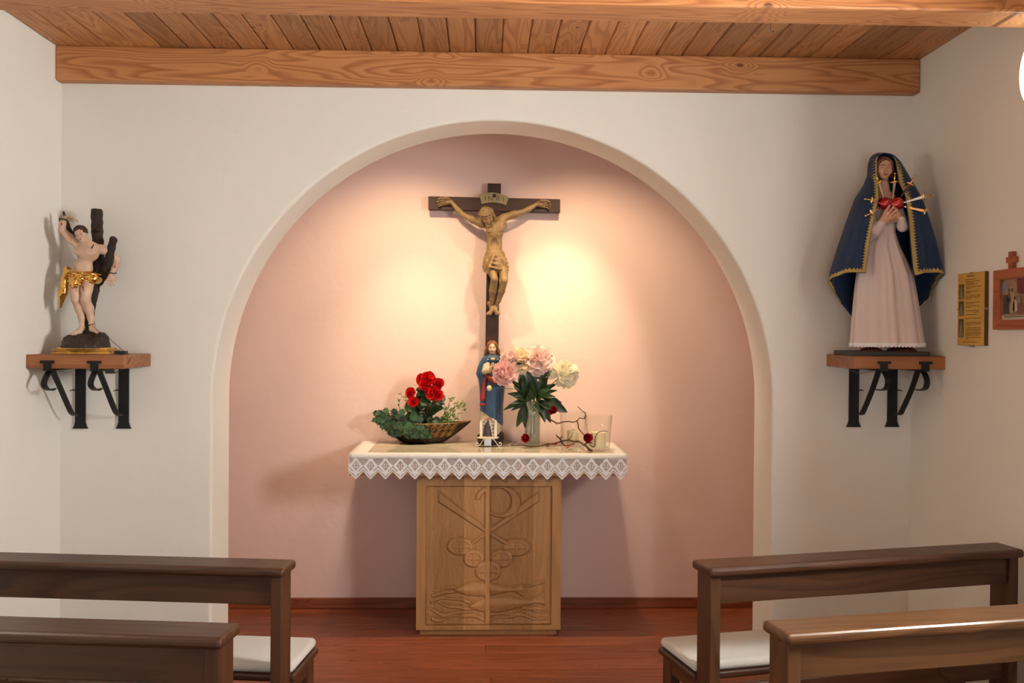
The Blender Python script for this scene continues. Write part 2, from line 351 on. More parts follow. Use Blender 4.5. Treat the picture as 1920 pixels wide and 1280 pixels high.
def basis(fwd, up):
    f = Vector(fwd).normalized(); u = Vector(up); u = (u-f*u.dot(f)).normalized(); r = u.cross(f)*-1
    return f, u, f.cross(u)
def head(S, c, R, fwd, up, k=None):
    """head of half-height R into sculpt S"""
    f, u, r = basis(fwd, up); c = Vector(c); k = k or R*.12
    M = np.array([list(r), list(f), list(u)]).T
    P = lambda x, y, z: c+r*(x*R)+f*(y*R)+u*(z*R)
    S.ell(P(0, -.08, .2), (.72*R, .86*R, .78*R), k, M)                       # skull
    S.ell(P(0, .18, -.28), (.56*R, .60*R, .68*R), k*2, M)                    # face
    S.cap(P(0, .50, -.80), P(0, .42, -.70), .20*R, .30*R, k*1.5)             # chin
    for sx in (-1, 1):
        S.ell(P(.27*sx, .80, .02), (.2*R, .14*R, .13*R), k*.8, M, cut=True)  # sockets
        S.ell(P(.27*sx, .66, .0), (.13*R, .11*R, .09*R), k*.3, M)            # eyeballs under lids
        S.cap(P(.1*sx, .80, .17), P(.46*sx, .66, .15), .05*R, .04*R, k*.7)   # brows
        S.ell(P(.38*sx, .50, -.28), (.2*R, .2*R, .2*R), k*1.5, M)            # cheeks
        S.ell(P(.74*sx, -.02, -.05), (.07*R, .18*R, .24*R), k*.6, M)         # ears
        S.ell(P(.1*sx, .84, -.28), (.08*R, .09*R, .07*R), k*.5, M)           # nostrils
    S.path([P(0, .76, .12), P(0, .90, -.12), P(0, .98, -.26)], [.07*R, .085*R, .1*R], k*.6)
    S.cap(P(-.16, .74, -.50), P(.16, .74, -.50), .06*R, .06*R, k*.4); S.cap(P(-.12, .72, -.61), P(.12, .72, -.61), .07*R, .07*R, k*.4)
    return P, (f, u, r, M)
def face_paint(P, B, R, parent, lips, brow, eyew=None, iris=None):
    f, u, r, M = B; MM = Matrix([list(q) for q in M])
    for sx in (-1, 1):
        if eyew: MB().ell(P(.27*sx, .715, .0), (.125*R, .06*R, .062*R), MM).build('eye', eyew, parent, smooth=True)
        if iris: MB().ell(P(.27*sx, .765, .0), (.055*R, .03*R, .055*R), MM).build('iris', iris, parent, smooth=True)
        MB().tube([P(.10*sx, .855, .19), P(.28*sx, .80, .25), P(.46*sx, .69, .18)], [.02*R, .028*R, .015*R], 6).build('eyebrow', brow, parent, smooth=True)
    MB().ell(P(0, .775, -.50), (.2*R, .06*R, .05*R), MM).ell(P(0, .76, -.60), (.15*R, .07*R, .055*R), MM).build('lips', lips, parent, smooth=True)
def hand(S, w, d, n, L, curl=.5, side=1, thumb=1, spread=.16, k=.0015, r=None):
    """hand of length L from wrist w, direction d, palm normal n (fingers curl towards n); side: thumb to d x n * side"""
    d = Vector(d).normalized(); n = Vector(n); n = (n-d*n.dot(d)).normalized(); q = d.cross(n)*side; w = Vector(w); r = r or L*.058
    S.cap(w, w+d*L*.25, L*.12, L*.15, k*2); 
    for i in range(4): S.cap(w+d*L*.12+q*(L*.05*(1.5-i)), w+d*L*.46+q*(L*.13*(1.5-i)), L*.10, L*.085, k*2)
    for i, ln in enumerate((.40, .46, .43, .33)):
        o = (1.5-i); b = w+d*L*.46+q*(L*.135*o); dd = (d+q*spread*o).normalized()
        m = b+(dd*math.cos(curl*.6)+n*math.sin(curl*.6))*L*ln*.45
        e = m+(dd*math.cos(curl*1.5)+n*math.sin(curl*1.5))*L*ln*.33; t = e+(dd*math.cos(curl*2.2)+n*math.sin(curl*2.2))*L*ln*.22
        S.path([b, m, e, t], [r*1.1, r, r*.92, r*.75], k)
    if thumb:
        b = w+d*L*.13+q*(L*.14); m = b+(d*.62+q*.62+n*.35).normalized()*L*.24; e = m+(d*.9+q*.2+n*.35).normalized()*L*.2
        S.path([b, m, e], [r*1.35, r*1.15, r*.85], k)
# ================================================================== THE SETTING
XL, XR, YF, YB, YN, YR = -1.945, 2.03, 4.49, 4.80, 5.625, -2.6     # side walls, arch wall front/back, niche wall, rear wall
ZC = 2.90; AX, AR, AZ = .0585, 1.31, 1.292                          # ceiling; arch centre, radius, springing
ZW = ZC+.04
# arch wall
lp = [(XL-.4, -.05), (AX-AR, -.05)] + [(AX-AR*math.cos(math.pi*k/72), AZ+AR*math.sin(math.pi*k/72)) for k in range(73)] + [(AX+AR, -.05), (XR+.4, -.05), (XR+.4, ZW), (XL-.4, ZW)]
v, f = slab([lp], YB-YF, (0, YB, 0), (1, 0, 0), (0, 0, 1), bev=.014)
add_mesh('wall_front', v, f, PLASTER, kind='structure', label='white plaster wall pierced by the round arch of the altar niche')
# niche: a wider, higher chamber behind the arch wall, painted pink
NW = 1.85; NZ = 3.0
MB().box((AX-NW, YN, -.05), (AX+NW, YN+.1, NZ)).build('wall_niche', PINK, kind='structure', label='pale pink plaster wall at the back of the niche')
MB().box((AX-NW-.1, YB+.001, -.05), (AX-NW, YN+.1, NZ)).build('wall_niche_left', PINK, kind='structure')
MB().box((AX+NW, YB+.001, -.05), (AX+NW+.1, YN+.1, NZ)).build('wall_niche_right', PINK, kind='structure')
MB().box((AX-NW-.1, YF+.05, NZ), (AX+NW+.1, YN+.1, NZ+.08)).build('ceiling_niche', PINK, kind='structure')
# side walls with window openings; the round window sits high on the right
rw = pX(1911, 146, XR); RWR = .15; RWC = (rw.y-RWR, rw.z)
def side_wall(name, X, thick, holes, label):
    if X < 0: v, f = slab([[(YR, -.05), (YB+.2, -.05), (YB+.2, ZW), (YR, ZW)]]+holes, thick, (X-thick, 0, 0), (0, 1, 0), (0, 0, 1))
    else: v, f = slab([[(YR, -.05), (YB+.2, -.05), (YB+.2, ZW), (YR, ZW)]]+holes, thick, (X, 0, 0), (0, 1, 0), (0, 0, 1))
    return add_mesh(name, v, f, PLASTER, kind='structure', label=label)
WY0, WY1, WZ0, WZ1 = 1.70, 2.45, 1.65, 2.40
hole = [(WY0, WZ0), (WY1, WZ0), (WY1, WZ1), (WY0, WZ1)]
side_wall('wall_left', XL, .32, [hole], 'white plaster side wall on the left')
side_wall('wall_right', XR, .32, [hole, circle(RWC[0], RWC[1], RWR)], 'shaded white plaster side wall on the right')
dhole = [(-.75, -.04), (.85, -.04), (.85, 2.15), (-.75, 2.15)]
v, f = slab([[(XL-.3, -.05), (XR+.3, -.05), (XR+.3, ZW), (XL-.3, ZW)], dhole], .25, (0, YR, 0), (1, 0, 0), (0, 0, 1))
add_mesh('wall_rear', v, f, PLASTER, kind='structure')
def pane_mat(name, col, st): return mat(name, (.8, .8, .8), .3, emit=(col, st))
FRAMEW = mat('window_frame_brown', (.12, .06, .03), .5)
def window(name, X, sgn, m):
    w = empty(name, (X+sgn*.16, (WY0+WY1)/2, WZ0), kind='structure')
    MB().box((X+sgn*.16-.006, WY0, WZ0), (X+sgn*.16+.006, WY1, WZ1)).build('pane', m, w)
    for a, b in (((WY0, WZ0), (WY1, WZ0+.05)), ((WY0, WZ1-.05), (WY1, WZ1)), ((WY0, WZ0+.05), (WY0+.05, WZ1-.05)), ((WY1-.05, WZ0+.05), (WY1, WZ1-.05)), (((WY0+WY1)/2-.02, WZ0+.05), ((WY0+WY1)/2+.02, WZ1-.05))):
        MB().box((X+sgn*.16-.025, a[0], a[1]), (X+sgn*.16+.025, b[0], b[1])).build('frame_bar', FRAMEW, w)
window('window_1', XL, -1, pane_mat('daylight_left', WIN_COL_L, WIN_L))
window('window_2', XR, 1, pane_mat('daylight_right', WIN_COL_R, WIN_R))
w = empty('window_3', (XR+.1, RWC[0], RWC[1]-RWR), kind='structure', label='small round window with bright daylight high in the right wall')
v, f = slab([circle(RWC[0], RWC[1], RWR-.02)], .012, (XR+.055, 0, 0), (0, 1, 0), (0, 0, 1)); add_mesh('pane', v, f, pane_mat('daylight_round', (.93, 1, .97), ROUND), w)
v, f = slab([circle(RWC[0], RWC[1], RWR+.004), circle(RWC[0], RWC[1], RWR-.022)], .03, (XR+.045, 0, 0), (0, 1, 0), (0, 0, 1)); add_mesh('frame_ring', v, f, mat('window_white_paint', (.8, .8, .78), .4), w)
d = empty('fill_door_1', (.05, YR-.01, 0), kind='structure')
MB().box((-.75, YR+.1, -.04), (.85, YR+.11, 2.15)).build('fill_panel', pane_mat('door_fill_glow', FILL_COL, DOOR_FILL), d)  # unseen glowing doorway behind the camera, added as frontal fill
# ceiling planks run front to back, bevelled edges leave V grooves
cl = empty('ceiling', (.04, 1, ZC), kind='structure', label='ceiling of larch boards running towards the altar')
PW = .119; n = int((XR-XL)/PW)+1
me = None
for i in range(n):
    x = XL+.0+PW*(i+.5)
    if me is None:
        o = MB().box((-PW/2+.001, -3.65, 0), (PW/2-.001, 3.55, .02)).build('plank', BOARDW, cl, local=True); bevel(o, .006, 1); me = o.data
    else: o = bpy.data.objects.new('plank', me); COL.objects.link(o); o.parent = cl; bevel(o, .006, 1)
    o.location = (x-.04, -.02, 0)
    if x+PW/2 > XR: o.location.x = XR-PW/2-.04+.06
MB().box((XL-.3, YR-.2, ZC+.021), (XR+.3, YB, ZC+.06)).build('deck', BOARDW, cl)
# ceiling beams
def beam(lo, hi, label):
    o = MB().box(lo, hi).build('ceiling_beam', BEAMW, kind='structure', label=label); return bevel(o, .008, 2)
beam((XL, 4.42, 2.743), (XR, YF, ZC), 'larch wall beam running above the arch')
beam((XL, 3.37, 2.765), (XR, 3.545, ZC), 'nearer larch ceiling beam cut by the top of the picture')
beam((XL, 1.4, 2.765), (XR, 1.575, ZC), 'larch ceiling beam behind the camera')
# floor planks run across
fl = empty('floor', (.04, 1.5, 0), kind='structure', label='red stained pine floorboards')
FW = .118; y = YR; me = None; i = 0
MB().box((XL-.3, YR-.2, -.06), (XR+.3, YN+.1, -.021)).build('subfloor', FLOORW, fl)
while y < YN-.005:
    w_ = min(FW, YN-y)
    if y > 2.2:                                  # boards in view, joints staggered
        j = XL-.3+RNG.uniform(.8, 3.2)
        segs = [(XL-.3, j), (j, XR+.3)]
        for a, b in segs:
            o = MB().box((a+.0008, y+.0012, -.02), (b-.0008, y+w_-.0012, 0)).build('plank', FLOORW, fl); bevel(o, .002, 1)
    else:
        o = MB().box((XL-.3, y+.0012, -.02), (XR+.3, y+w_-.0012, 0)).build('plank', FLOORW, fl)
    y += FW
# baseboard of the niche
bb = MB().box((AX-NW, YN-.018, 0), (AX+NW, YN, .062)).build('baseboard_niche', FLOORW, kind='structure', label='red brown skirting board along the niche wall'); bevel(bb, .004, 1)
# hook in the ceiling
hk = pZ(1445, 45, ZC)
MB().tube([hk+Vector((0, 0, .004)), hk+Vector((0, 0, -.03)), hk+Vector((.004, 0, -.04)), hk+Vector((.010, 0, -.036)), hk+Vector((.011, 0, -.028))], .0022, 6).build('ceiling_hook', mat('dull_steel', (.35, .34, .3), .4, .8), smooth=True, label='small wire hook screwed into the ceiling boards', cat='hook')

# ================================================================== PEWS
CUSH = mat('cream_cushion', (.60, .585, .53), .95, var=.06, vscale=6, bump=.3, bscale=220, sheen=.3)
def pew(O, ang, s, L, label, cushion=None, PEWW=PEWW, PEWWZ=PEWWZ):
    """O aisle end of the back rail (near corner), u runs outwards (local x*s), w towards the altar (local y)"""
    r = empty('church_pew', (O[0], O[1], 0), label, 'pew', 'wooden pews', rz=ang)
    def B(name, u0, u1, w0, w1, z0, z1, m, bv, seg=3, parent=r):
        a, b = sorted((u0*s, u1*s)); o = MB().box((a, w0, z0), (b, w1, z1)).build(name, m, parent, local=True); return bevel(o, bv, seg)
    B('top_rail', 0, L, 0, .14, .808, .84, PEWW, .012)
    B('back_panel', .05, L-.05, .03, .056, .712, .8085, PEWW, .003)
    B('post', .012, .05, .018, .118, 0, .8085, PEWWZ, .004); B('post', L-.05, L-.012, .018, .118, 0, .8085, PEWWZ, .004)
    B('seat_board', .0, L, .1185, .42, .425, .45, PEWW, .008)
    B('seat_rail', .05, L-.05, .045, .07, .36, .43, PEWW, .004)
    for u in (.012, L-.05):
        B('leg', u, u+.038, .33, .40, .05, .425, PEWWZ, .004); B('runner', u, u+.038, .119, .45, 0, .05, PEWW, .006)
        B('side_rail', u+.004, u+.034, .1185, .33, .375, .425, PEWW, .004)
    u = L-.35
    mb = MB().strip([Vector((s*(L-.05), .06, .20)), Vector((s*(L-.32), .06, .425))], (0, 1, 0), .04, .035); mb.build('brace', PEWW, r, local=True)
    if cushion:
        R_ = Matrix.Rotation(ang, 4, 'Z'); o = MB().box((-L/2+.012, -.148, 0), (L/2-.012, .148, .036)).build('seat_cushion', CUSH, None, origin=(0, 0, 0), label=cushion, cat='cushion', group='pew cushions')
        bevel(o, .017, 4); o.data.polygons.foreach_set('use_smooth', [True]*len(o.data.polygons))
        o.matrix_world = Matrix.Translation((O[0], O[1], .4505)) @ R_ @ Matrix.Translation((s*(L/2-.004), .274, 0))
    return r
pew((-.640, 3.130), math.radians(-6.1), -1, 1.27, 'dark stained pew left of the aisle, farther row nearest the altar', 'cream seat cushion on the farther left pew')
pew((.752, 3.130), math.radians(13.0), 1, 1.25, 'dark stained pew right of the aisle, farther row nearest the altar', 'cream seat cushion on the farther right pew')
pew((-.648, 2.416), math.radians(-6.0), -1, 1.26, 'dark stained pew left of the aisle, nearer row cut by the bottom edge')
pew((.786, 2.435), math.radians(10.8), 1, 1.21, 'pew with window light painted into its paler wood, right of the aisle, nearer row', PEWW=wood('pew_painted_light', (.125, .056, .019), (.055, .022, .008), (.03, .012, .006), 0, .36, ring=10, rand=.03, knots=.9, coat=.25), PEWWZ=wood('pew_painted_light_post', (.105, .045, .016), (.05, .02, .008), (.03, .012, .006), 2, .4, ring=9, rand=.03, knots=.6))  # window light painted into the paler wood colour of this pew

# ================================================================== ALTAR
OAKS = {}
def oak(i):
    t = [(.46, .245, .092), (.36, .185, .066), (.53, .285, .11), (.38, .198, .072), (.47, .25, .095)][i]
    return wood('altar_oak_%s' % 'abcde'[i], t, tuple(c*.66 for c in t), tuple(c*.4 for c in t), 2, .42, ring=6, rand=.02, knots=.1, contrast=.7)
TOPZ = .975; TX0, TX1, TY0, TY1 = -.688, .760, 5.02, 5.60
PX0, PX1, PYF = -.344, .426, 5.105
altar = empty('altar', ((TX0+TX1)/2, 5.3, 0), 'carved oak altar table with a chi-rho relief, standing in the pink niche', 'altar')
o = MB().box((TX0, TY0, TOPZ-.112), (TX1, TY1, TOPZ)).build('table_top', wood('altar_top', (.50, .24, .09), (.34, .15, .055), (.2, .08, .03), 0, .4, ring=7, rand=.02, knots=.2), altar); bevel(o, .006, 2)
o = MB().box((PX0+.02, PYF+.02, 0), (PX1-.02, 5.52, .0305)).build('plinth', oak(1), altar)
o = MB().box((PX0, PYF+.03, .03), (PX1, 5.54, TOPZ-.111)).build('pedestal', oak(0), altar); bevel(o, .004, 2)
# front: frame of glued staves round a recessed, carved field
FR = Frame(760, 880, 3.877, PYF)
X_ = lambda cx: FR.p(cx, 600).x; Z_ = lambda cy: FR.p(600, cy).z
zb, zt = .03, TOPZ-.111; rz0, rz1 = Z_(1130), Z_(120); rx0, rx1 = X_(148), X_(1065)
def bx(name, a, b, m): return MB().box(a, b).build(name, m, altar)
bx('frame_stile', (PX0, PYF, zb), (rx0, PYF+.031, zt), oak(0)); bx('frame_stile', (rx1, PYF, zb), (PX1, PYF+.031, zt), oak(4))
cuts = [rx0, X_(200), X_(425), X_(612), X_(930), rx1]; tone = [0, 3, 2, 1, 4]
for i in range(5):
    bx('bottom_stave', (cuts[i], PYF, zb), (cuts[i+1], PYF+.031, rz0), oak(tone[i])); bx('top_stave', (cuts[i], PYF, rz1), (cuts[i+1], PYF+.031, zt), oak(tone[i]))
# carved field: height field in crop units, split into its motifs
gx = np.arange(148, 1066, 3.0); gy = np.arange(120, 1131, 3.0); GX, GY = np.meshgrid(gx, gy)
def seg(ax, ay, bx_, by):
    t = np.clip(((GX-ax)*(bx_-ax)+(GY-ay)*(by-ay))/((bx_-ax)**2+(by-ay)**2), 0, 1); return np.hypot(GX-ax-t*(bx_-ax), GY-ay-t*(by-ay)), t
def sm(d, w): return np.clip(.5-d/w, 0, 1)**2*(3-2*np.clip(.5-d/w, 0, 1))
def noise2(sc, seed, sy=1):
    r = np.random.default_rng(seed); nx, ny = int(918/sc)+3, int(1011/(sc*sy))+3; g = r.random((ny, nx)); x = (GX-148)/sc; y = (GY-120)/(sc*sy)
    i, j = x.astype(int), y.astype(int); a, b = x-i, y-j; a = a*a*(3-2*a); b = b*b*(3-2*b)
    return g[j, i]*(1-a)*(1-b)+g[j, i+1]*a*(1-b)+g[j+1, i]*(1-a)*b+g[j+1, i+1]*a*b
Hh = -.012+.0016*noise2(14, 1, 5)+.001*noise2(7, 2, 3)
edge = np.minimum(np.minimum(GX-148, 1065-GX), np.minimum(GY-120, 1130-GY)); Hh = np.where(edge < 8, -.012*np.clip(edge/8, 0, 1)-.001, Hh)
ID = np.zeros(GX.shape, int)
def put(d, w, h, i, extra=0.0, groove=True):
    global Hh
    m = sm(d, w)
    if groove: Hh = Hh-.003*np.exp(-np.clip(d, 0, 99)**2/60.0)*(d > 0)
    Hh = np.where(m > 0, Hh*(1-m)+(h+extra)*m, Hh); ID[d < w*.4] = i
# waves
for q, (y0, a, ph, x0, x1) in enumerate([(865, 18, 0, 200, 360), (905, 16, .5, 190, 380), (960, 18, 1.1, 180, 470), (1000, 20, 1.8, 185, 480), (1045, 22, 2.6, 180, 1030), (1085, 16, 3.3, 190, 1030), (845, 14, 1.5, 850, 1005), (1015, 14, .3, 780, 1020)]):
    yc = y0+a*np.sin((GX-148)/62.0+ph*2)+a*.4*np.sin(GX/27.0+q); d = np.abs(GY-yc)-(7+4*np.sin(GX/48.0+2*q)); d = np.maximum(d, np.maximum(x0-GX, GX-x1)); put(d, 14, -.006, 10)
def fish(x0, x1, yc, hgt, tx, ty, tilt, i):
    t = np.clip((GX-x0)/(x1-x0), 0, 1); mid = yc+tilt*t; half = hgt*np.sin(np.pi*np.clip(t, 0, 1)**.72)**1.0
    d = np.abs(GY-mid)-half; d = np.where((GX < x0) | (GX > x1), np.hypot(np.maximum(x0-GX, GX-x1), GY-mid), d)
    tt = np.clip((GX-x1+70)/(tx-x1+70), 0, 1); dt = np.abs(GY-(yc+tilt+(ty-yc-tilt)*tt))-(6+tt**1.6*46); dt = np.where((GX < x1-70) | (GX > tx), 50, dt)
    d = np.minimum(d, dt); put(d, 16, -.0055, i, .005*sm(np.abs(GY-mid)-half*.6, half.max())+.0003*np.sin(GX/7)*np.sin(GY/6))
fish(360, 815, 880, 48, 856, 880, 0, 8); fish(465, 960, 1000, 55, 1016, 945, -28, 9)
for i, (cx, cy, rx_, ry_) in enumerate([(400, 567, 97, 62), (805, 575, 98, 62), (495, 655, 72, 62), (698, 655, 82, 64), (600, 747, 95, 72)]):
    e = np.hypot((GX-cx)/rx_, (GY-cy)/ry_); d = (e-1)*min(rx_, ry_)
    cr = np.minimum(np.abs(GX-cx), np.abs(GY-cy)); put(d, 16, -.008, 3+i, .006*np.sqrt(np.clip(1-e*e*.8, 0, 1))-.0035*((cr > 6) & (e < .72))*(1-.4*e))
def bar(ax, ay, bx_, by, w0, w1, i, w=10):
    d, t = seg(ax, ay, bx_, by); put(d-(w0+(w1-w0)*t), w, -.0055, i)
def taper(ax, ay, bx_, by, w0, w1, i, w=9, clipx=None):
    """bar with flat ends, half widths w0 -> w1"""
    L_ = math.hypot(bx_-ax, by-ay); ex, ey = (bx_-ax)/L_, (by-ay)/L_; t = ((GX-ax)*ex+(GY-ay)*ey)/L_; d = np.abs((GX-ax)*-ey+(GY-ay)*ex)-(w0+(w1-w0)*np.clip(t, 0, 1))
    d = np.maximum(d, np.maximum(-t, t-1)*L_)
    if clipx: d = np.maximum(d, np.maximum(clipx[0]-GX, GX-clipx[1]))
    put(d, w, -.0055, i)
taper(205, 180, 590, 455, 30, 11, 2, clipx=(243, 1065)); taper(590, 455, 735, 545, 11, 10, 2); taper(1000, 180, 610, 455, 30, 12, 11, clipx=(148, 967)); taper(610, 455, 482, 540, 12, 10, 11)
ring = np.maximum(np.maximum((np.hypot((GX-702)/130, (GY-240)/113)-1)*118, (1-np.hypot((GX-672)/101, (GY-235)/99))*98), 612-GX); put(ring, 8, -.005, 1)
hookd = np.maximum(np.maximum(np.hypot(GX-612, GY-228)-102, 97-np.hypot(GX-632, GY-248)), np.maximum(GX-590, GY-222)); put(hookd, 8, -.005, 1)
bar(595, 140, 595, 1126, 17, 17, 12)
WV = np.array([list(FR.p(a, b)) for a, b in ((148, 120), (1065, 120), (148, 1130))])
U = (GX-148)/917; Vv = (GY-120)/1010
P3 = WV[0]+(WV[1]-WV[0])*U[..., None]+(WV[2]-WV[0])*Vv[..., None]; P3[..., 1] = PYF-Hh*1.75
ny, nx = GX.shape; gi = np.arange(ny*nx).reshape(ny, nx); Q = np.stack([gi[1:, :-1], gi[1:, 1:], gi[:-1, 1:], gi[:-1, :-1]], -1).reshape(-1, 4)
fid = ID[:-1, :-1].ravel(); fx = GX[:-1, :-1].ravel(); mi = np.digitize(fx, [200, 425, 612, 930]); tones = [oak(t) for t in tone]
nm = {0: 'carved_field', 1: 'rho_loop', 2: 'chi_arm', 11: 'chi_arm', 8: 'fish', 9: 'fish', 10: 'waves', 12: 'staff', 3: 'bread_loaf', 4: 'bread_loaf', 5: 'bread_loaf', 6: 'bread_loaf', 7: 'bread_loaf'}
PV = P3.reshape(-1, 3)
for i in sorted(nm):
    q = Q[fid == i]
    if not len(q): continue
    u, inv = np.unique(q, return_inverse=True); add_mesh(nm[i], PV[u], inv.reshape(-1, 4), tones, altar, smooth=True, mi=mi[fid == i])

# ------------------------------------------------------------------ altar cloth with crocheted lace
LINEN = mat('white_linen', (.80, .78, .74), .9, bump=.3, bscale=300, sheen=.2)
LACE = mat('white_lace_thread', (.83, .83, .85), .9)
nxc, nyc = 60, 24; CZ = TOPZ+.003
V = []; 
for j in range(nyc+1):
    for i in range(nxc+1):
        x = TX0-.004+(TX1-TX0+.008)*i/nxc; t = j/nyc
        y = TY0-.006+(TY1-TY0+.004)*t
        V.append((x, y, CZ+.0012*math.sin(x*23+y*9)*math.sin(y*17)))
dr = len(V)
for k, (dy, dz) in enumerate(((-.008, -.004), (-.009, -.014), (-.009, -.024))):
    for i in range(nxc+1): V.append((TX0-.004+(TX1-TX0+.008)*i/nxc, TY0+dy+.001*math.sin(i*.9), CZ+dz))
fcs = [(j*(nxc+1)+i, j*(nxc+1)+i+1, (j+1)*(nxc+1)+i+1, (j+1)*(nxc+1)+i) for j in range(nyc) for i in range(nxc)]
rows = [0, dr, dr+nxc+1, dr+2*(nxc+1)]
for a, b in zip(rows[:-1], rows[1:]): fcs += [(b+i, b+i+1, a+i+1, a+i) for i in range(nxc)]
cloth = empty('altar_cloth', ((TX0+TX1)/2, 5.3, CZ), 'white linen altar cloth with a crocheted lace border of diamonds', 'cloth')
o = add_mesh('linen', V, fcs, LINEN, cloth, smooth=True); so = o.modifiers.new('solid', 'SOLIDIFY'); so.thickness = .0016; so.offset = 1
# lace: filet mesh, 19 diamond repeats
NR, CW = 19, 18; LW = (TX1-TX0+.012); cell = LW/(NR*CW); ROWS = 27; rowh = .121/ROWS; z0 = CZ-.010
mb = MB(); yl = TY0-.0105
def q4(a, b, c, d): mb.add([(a, yl+yo, c), (b, yl+yo, c), (b, yl+yo, d), (a, yl+yo, d)], [(0, 1, 2, 3)])
th = .0011
for i in range(NR*CW):
    u = (i % CW)+.5-CW/2
    lim = ROWS-abs(u)*.95
    yo = .0022*math.sin(i*.21)+.0012*math.sin(i*.73)
    x = TX0-.006+i*cell
    for j in range(ROWS):
        if j+.5 > lim: continue
        dd = abs(u)+abs(j+.5-11.5)*.86; zz = z0-j*rowh
        lower = ROWS-abs(u)*.95-(j+.5)
        solid = j < 1 or (5.2 < dd < 8.6) or lower < 1.3 or (3.2 < lower < 5.2 and j > 12) or (dd < 5 and (abs(abs(u)-1.5)+abs(abs(j-11)-1.6) < 1.2))
        if solid: q4(x, x+cell, zz-rowh, zz)
        else: q4(x, x+th, zz-rowh, zz); q4(x, x+cell, zz-th, zz)
o = mb.build('lace_border', LACE, cloth, label='crocheted lace edge with diamonds and pointed hem')
so = o.modifiers.new('solid', 'SOLIDIFY'); so.thickness = .0009
# clear plastic sheet
m = bpy.data.materials.new('clear_plastic_sheet'); m.use_nodes = True; nt = m.node_tree; nt.nodes.clear()
ou = nd(nt, 'ShaderNodeOutputMaterial'); tr = nd(nt, 'ShaderNodeBsdfTransparent'); tr.inputs[0].default_value = (.93, .91, .86, 1); gl = nd(nt, 'ShaderNodeBsdfGlossy'); gl.inputs['Roughness'].default_value = .05
fr = nd(nt, 'ShaderNodeFresnel'); fr.inputs[0].default_value = 1.5; ms = nd(nt, 'ShaderNodeMixShader'); L = nt.links.new
tc = nd(nt, 'ShaderNodeTexCoord'); nn = nd(nt, 'ShaderNodeTexNoise'); nn.inputs['Scale'].default_value = 9; bp = nd(nt, 'ShaderNodeBump'); bp.inputs['Strength'].default_value = .25; bp.inputs['Distance'].default_value = .02
L(tc.outputs['Object'], nn.inputs['Vector']); L(nn.outputs['Fac'], bp.inputs['Height']); L(bp.outputs['Normal'], gl.inputs['Normal'])
L(fr.outputs[0], ms.inputs[0]); L(tr.outputs[0], ms.inputs[1]); L(gl.outputs[0], ms.inputs[2]); L(ms.outputs[0], ou.inputs[0])
V = []; nxs, nys = 40, 16; SX0, SX1, SY0, SY1 = -.60, .70, 5.045, 5.585
for j in range(nys+1):
    for i in range(nxs+1):
        x = SX0+(SX1-SX0)*i/nxs; y = SY0+(SY1-SY0)*j/nys; V.append((x, y, CZ+.0042+.0008*math.sin(x*31+y*11)*math.cos(y*23-x*7)))
add_mesh('plastic_sheet', V, [(j*(nxs+1)+i, j*(nxs+1)+i+1, (j+1)*(nxs+1)+i+1, (j+1)*(nxs+1)+i) for j in range(nys) for i in range(nxs)], m, smooth=True, label='clear shiny plastic sheet spread over the altar cloth', cat='plastic sheet')
TZ = CZ+.0052      # where things stand on the table
# ================================================================== WALL SHELVES
def wall_shelf(x0, x1, ztop, th, posts, mir, label):
    """board on two wrought iron brackets; posts: list of bracket X; mir: pixel profile of the strut and scroll"""
    r = empty('wall_shelf', ((x0+x1)/2, YF, ztop-th), label, 'shelf', 'corner shelves')
    o = MB().box((x0, 4.15, ztop-th), (x1, YF-.001, ztop)).build('board', SHELFW, r); bevel(o, .005, 2)
    for X, prof in posts:
        zb = prof['foot']; zt = ztop-th-.001
        mb = MB()   # flat post with a flared foot
        mb.strip([(X, YF-.006, zt), (X, YF-.006, zb+.03), (X, YF-.006, zb+.012), (X, YF-.006, zb)], (1, 0, 0), [.046, .046, .056, .070], .010)
        br = mb.build('bracket', IRON, r)
        pts = [pX(px, py, X) for px, py in prof['strut']]
        pts[0].y = min(pts[0].y, YF-.012)
        MB().strip(spline(pts, 5), (1, 0, 0), .024, .007).build('strut', IRON, br)
        q = [pX(px, py, X) for px, py in prof['scroll']]
        MB().strip(spline(q, 6), (1, 0, 0), [.024]*(6*(len(q)-1)-5)+[.02, .017, .014, .011, .008, .004], .006).build('scroll', IRON, br)
        MB().box((X-.012, 4.135, zt-.008), (X+.012, YF-.012, zt)).build('arm', IRON, br)
        MB().box((X-.016, 4.141, zt-.008), (X+.016, 4.149, zt+.034)).box((X-.028, 4.137, zt+.024), (X+.028, 4.149, zt+.036)).build('clip', IRON, br)
        MB().tube([(X+(mir*.02), YF-.008, zt-.11), (X+(mir*.03), YF-.02, zt-.108), (X+(mir*.04), YF-.03, zt-.112)], [.003, .003, .001], 6).build('spur', IRON, br)
    return r
lz = 1.505; lth = .060
def Lp(dx): return dict(foot=pY(150+dx, 803, YF).z, strut=[(142+dx, 778), (138+dx, 777), (131+dx, 768), (113+dx*1.02, 727), (97+dx*1.04, 691)], scroll=[(101+dx*1.03, 691), (92+dx*1.03, 697), (84+dx*1.04, 712), (83+dx*1.04, 722), (88+dx*1.04, 729), (96+dx*1.03, 731), (105+dx*1.03, 728)])
wall_shelf(XL, -1.533, lz, lth, [(pY(152, 745, YF).x, Lp(0)), (pY(233, 745, YF).x, Lp(84))], -1, 'wooden corner shelf on black iron scroll brackets carrying the martyr at the tree')
rz_ = 1.522; rth = .058
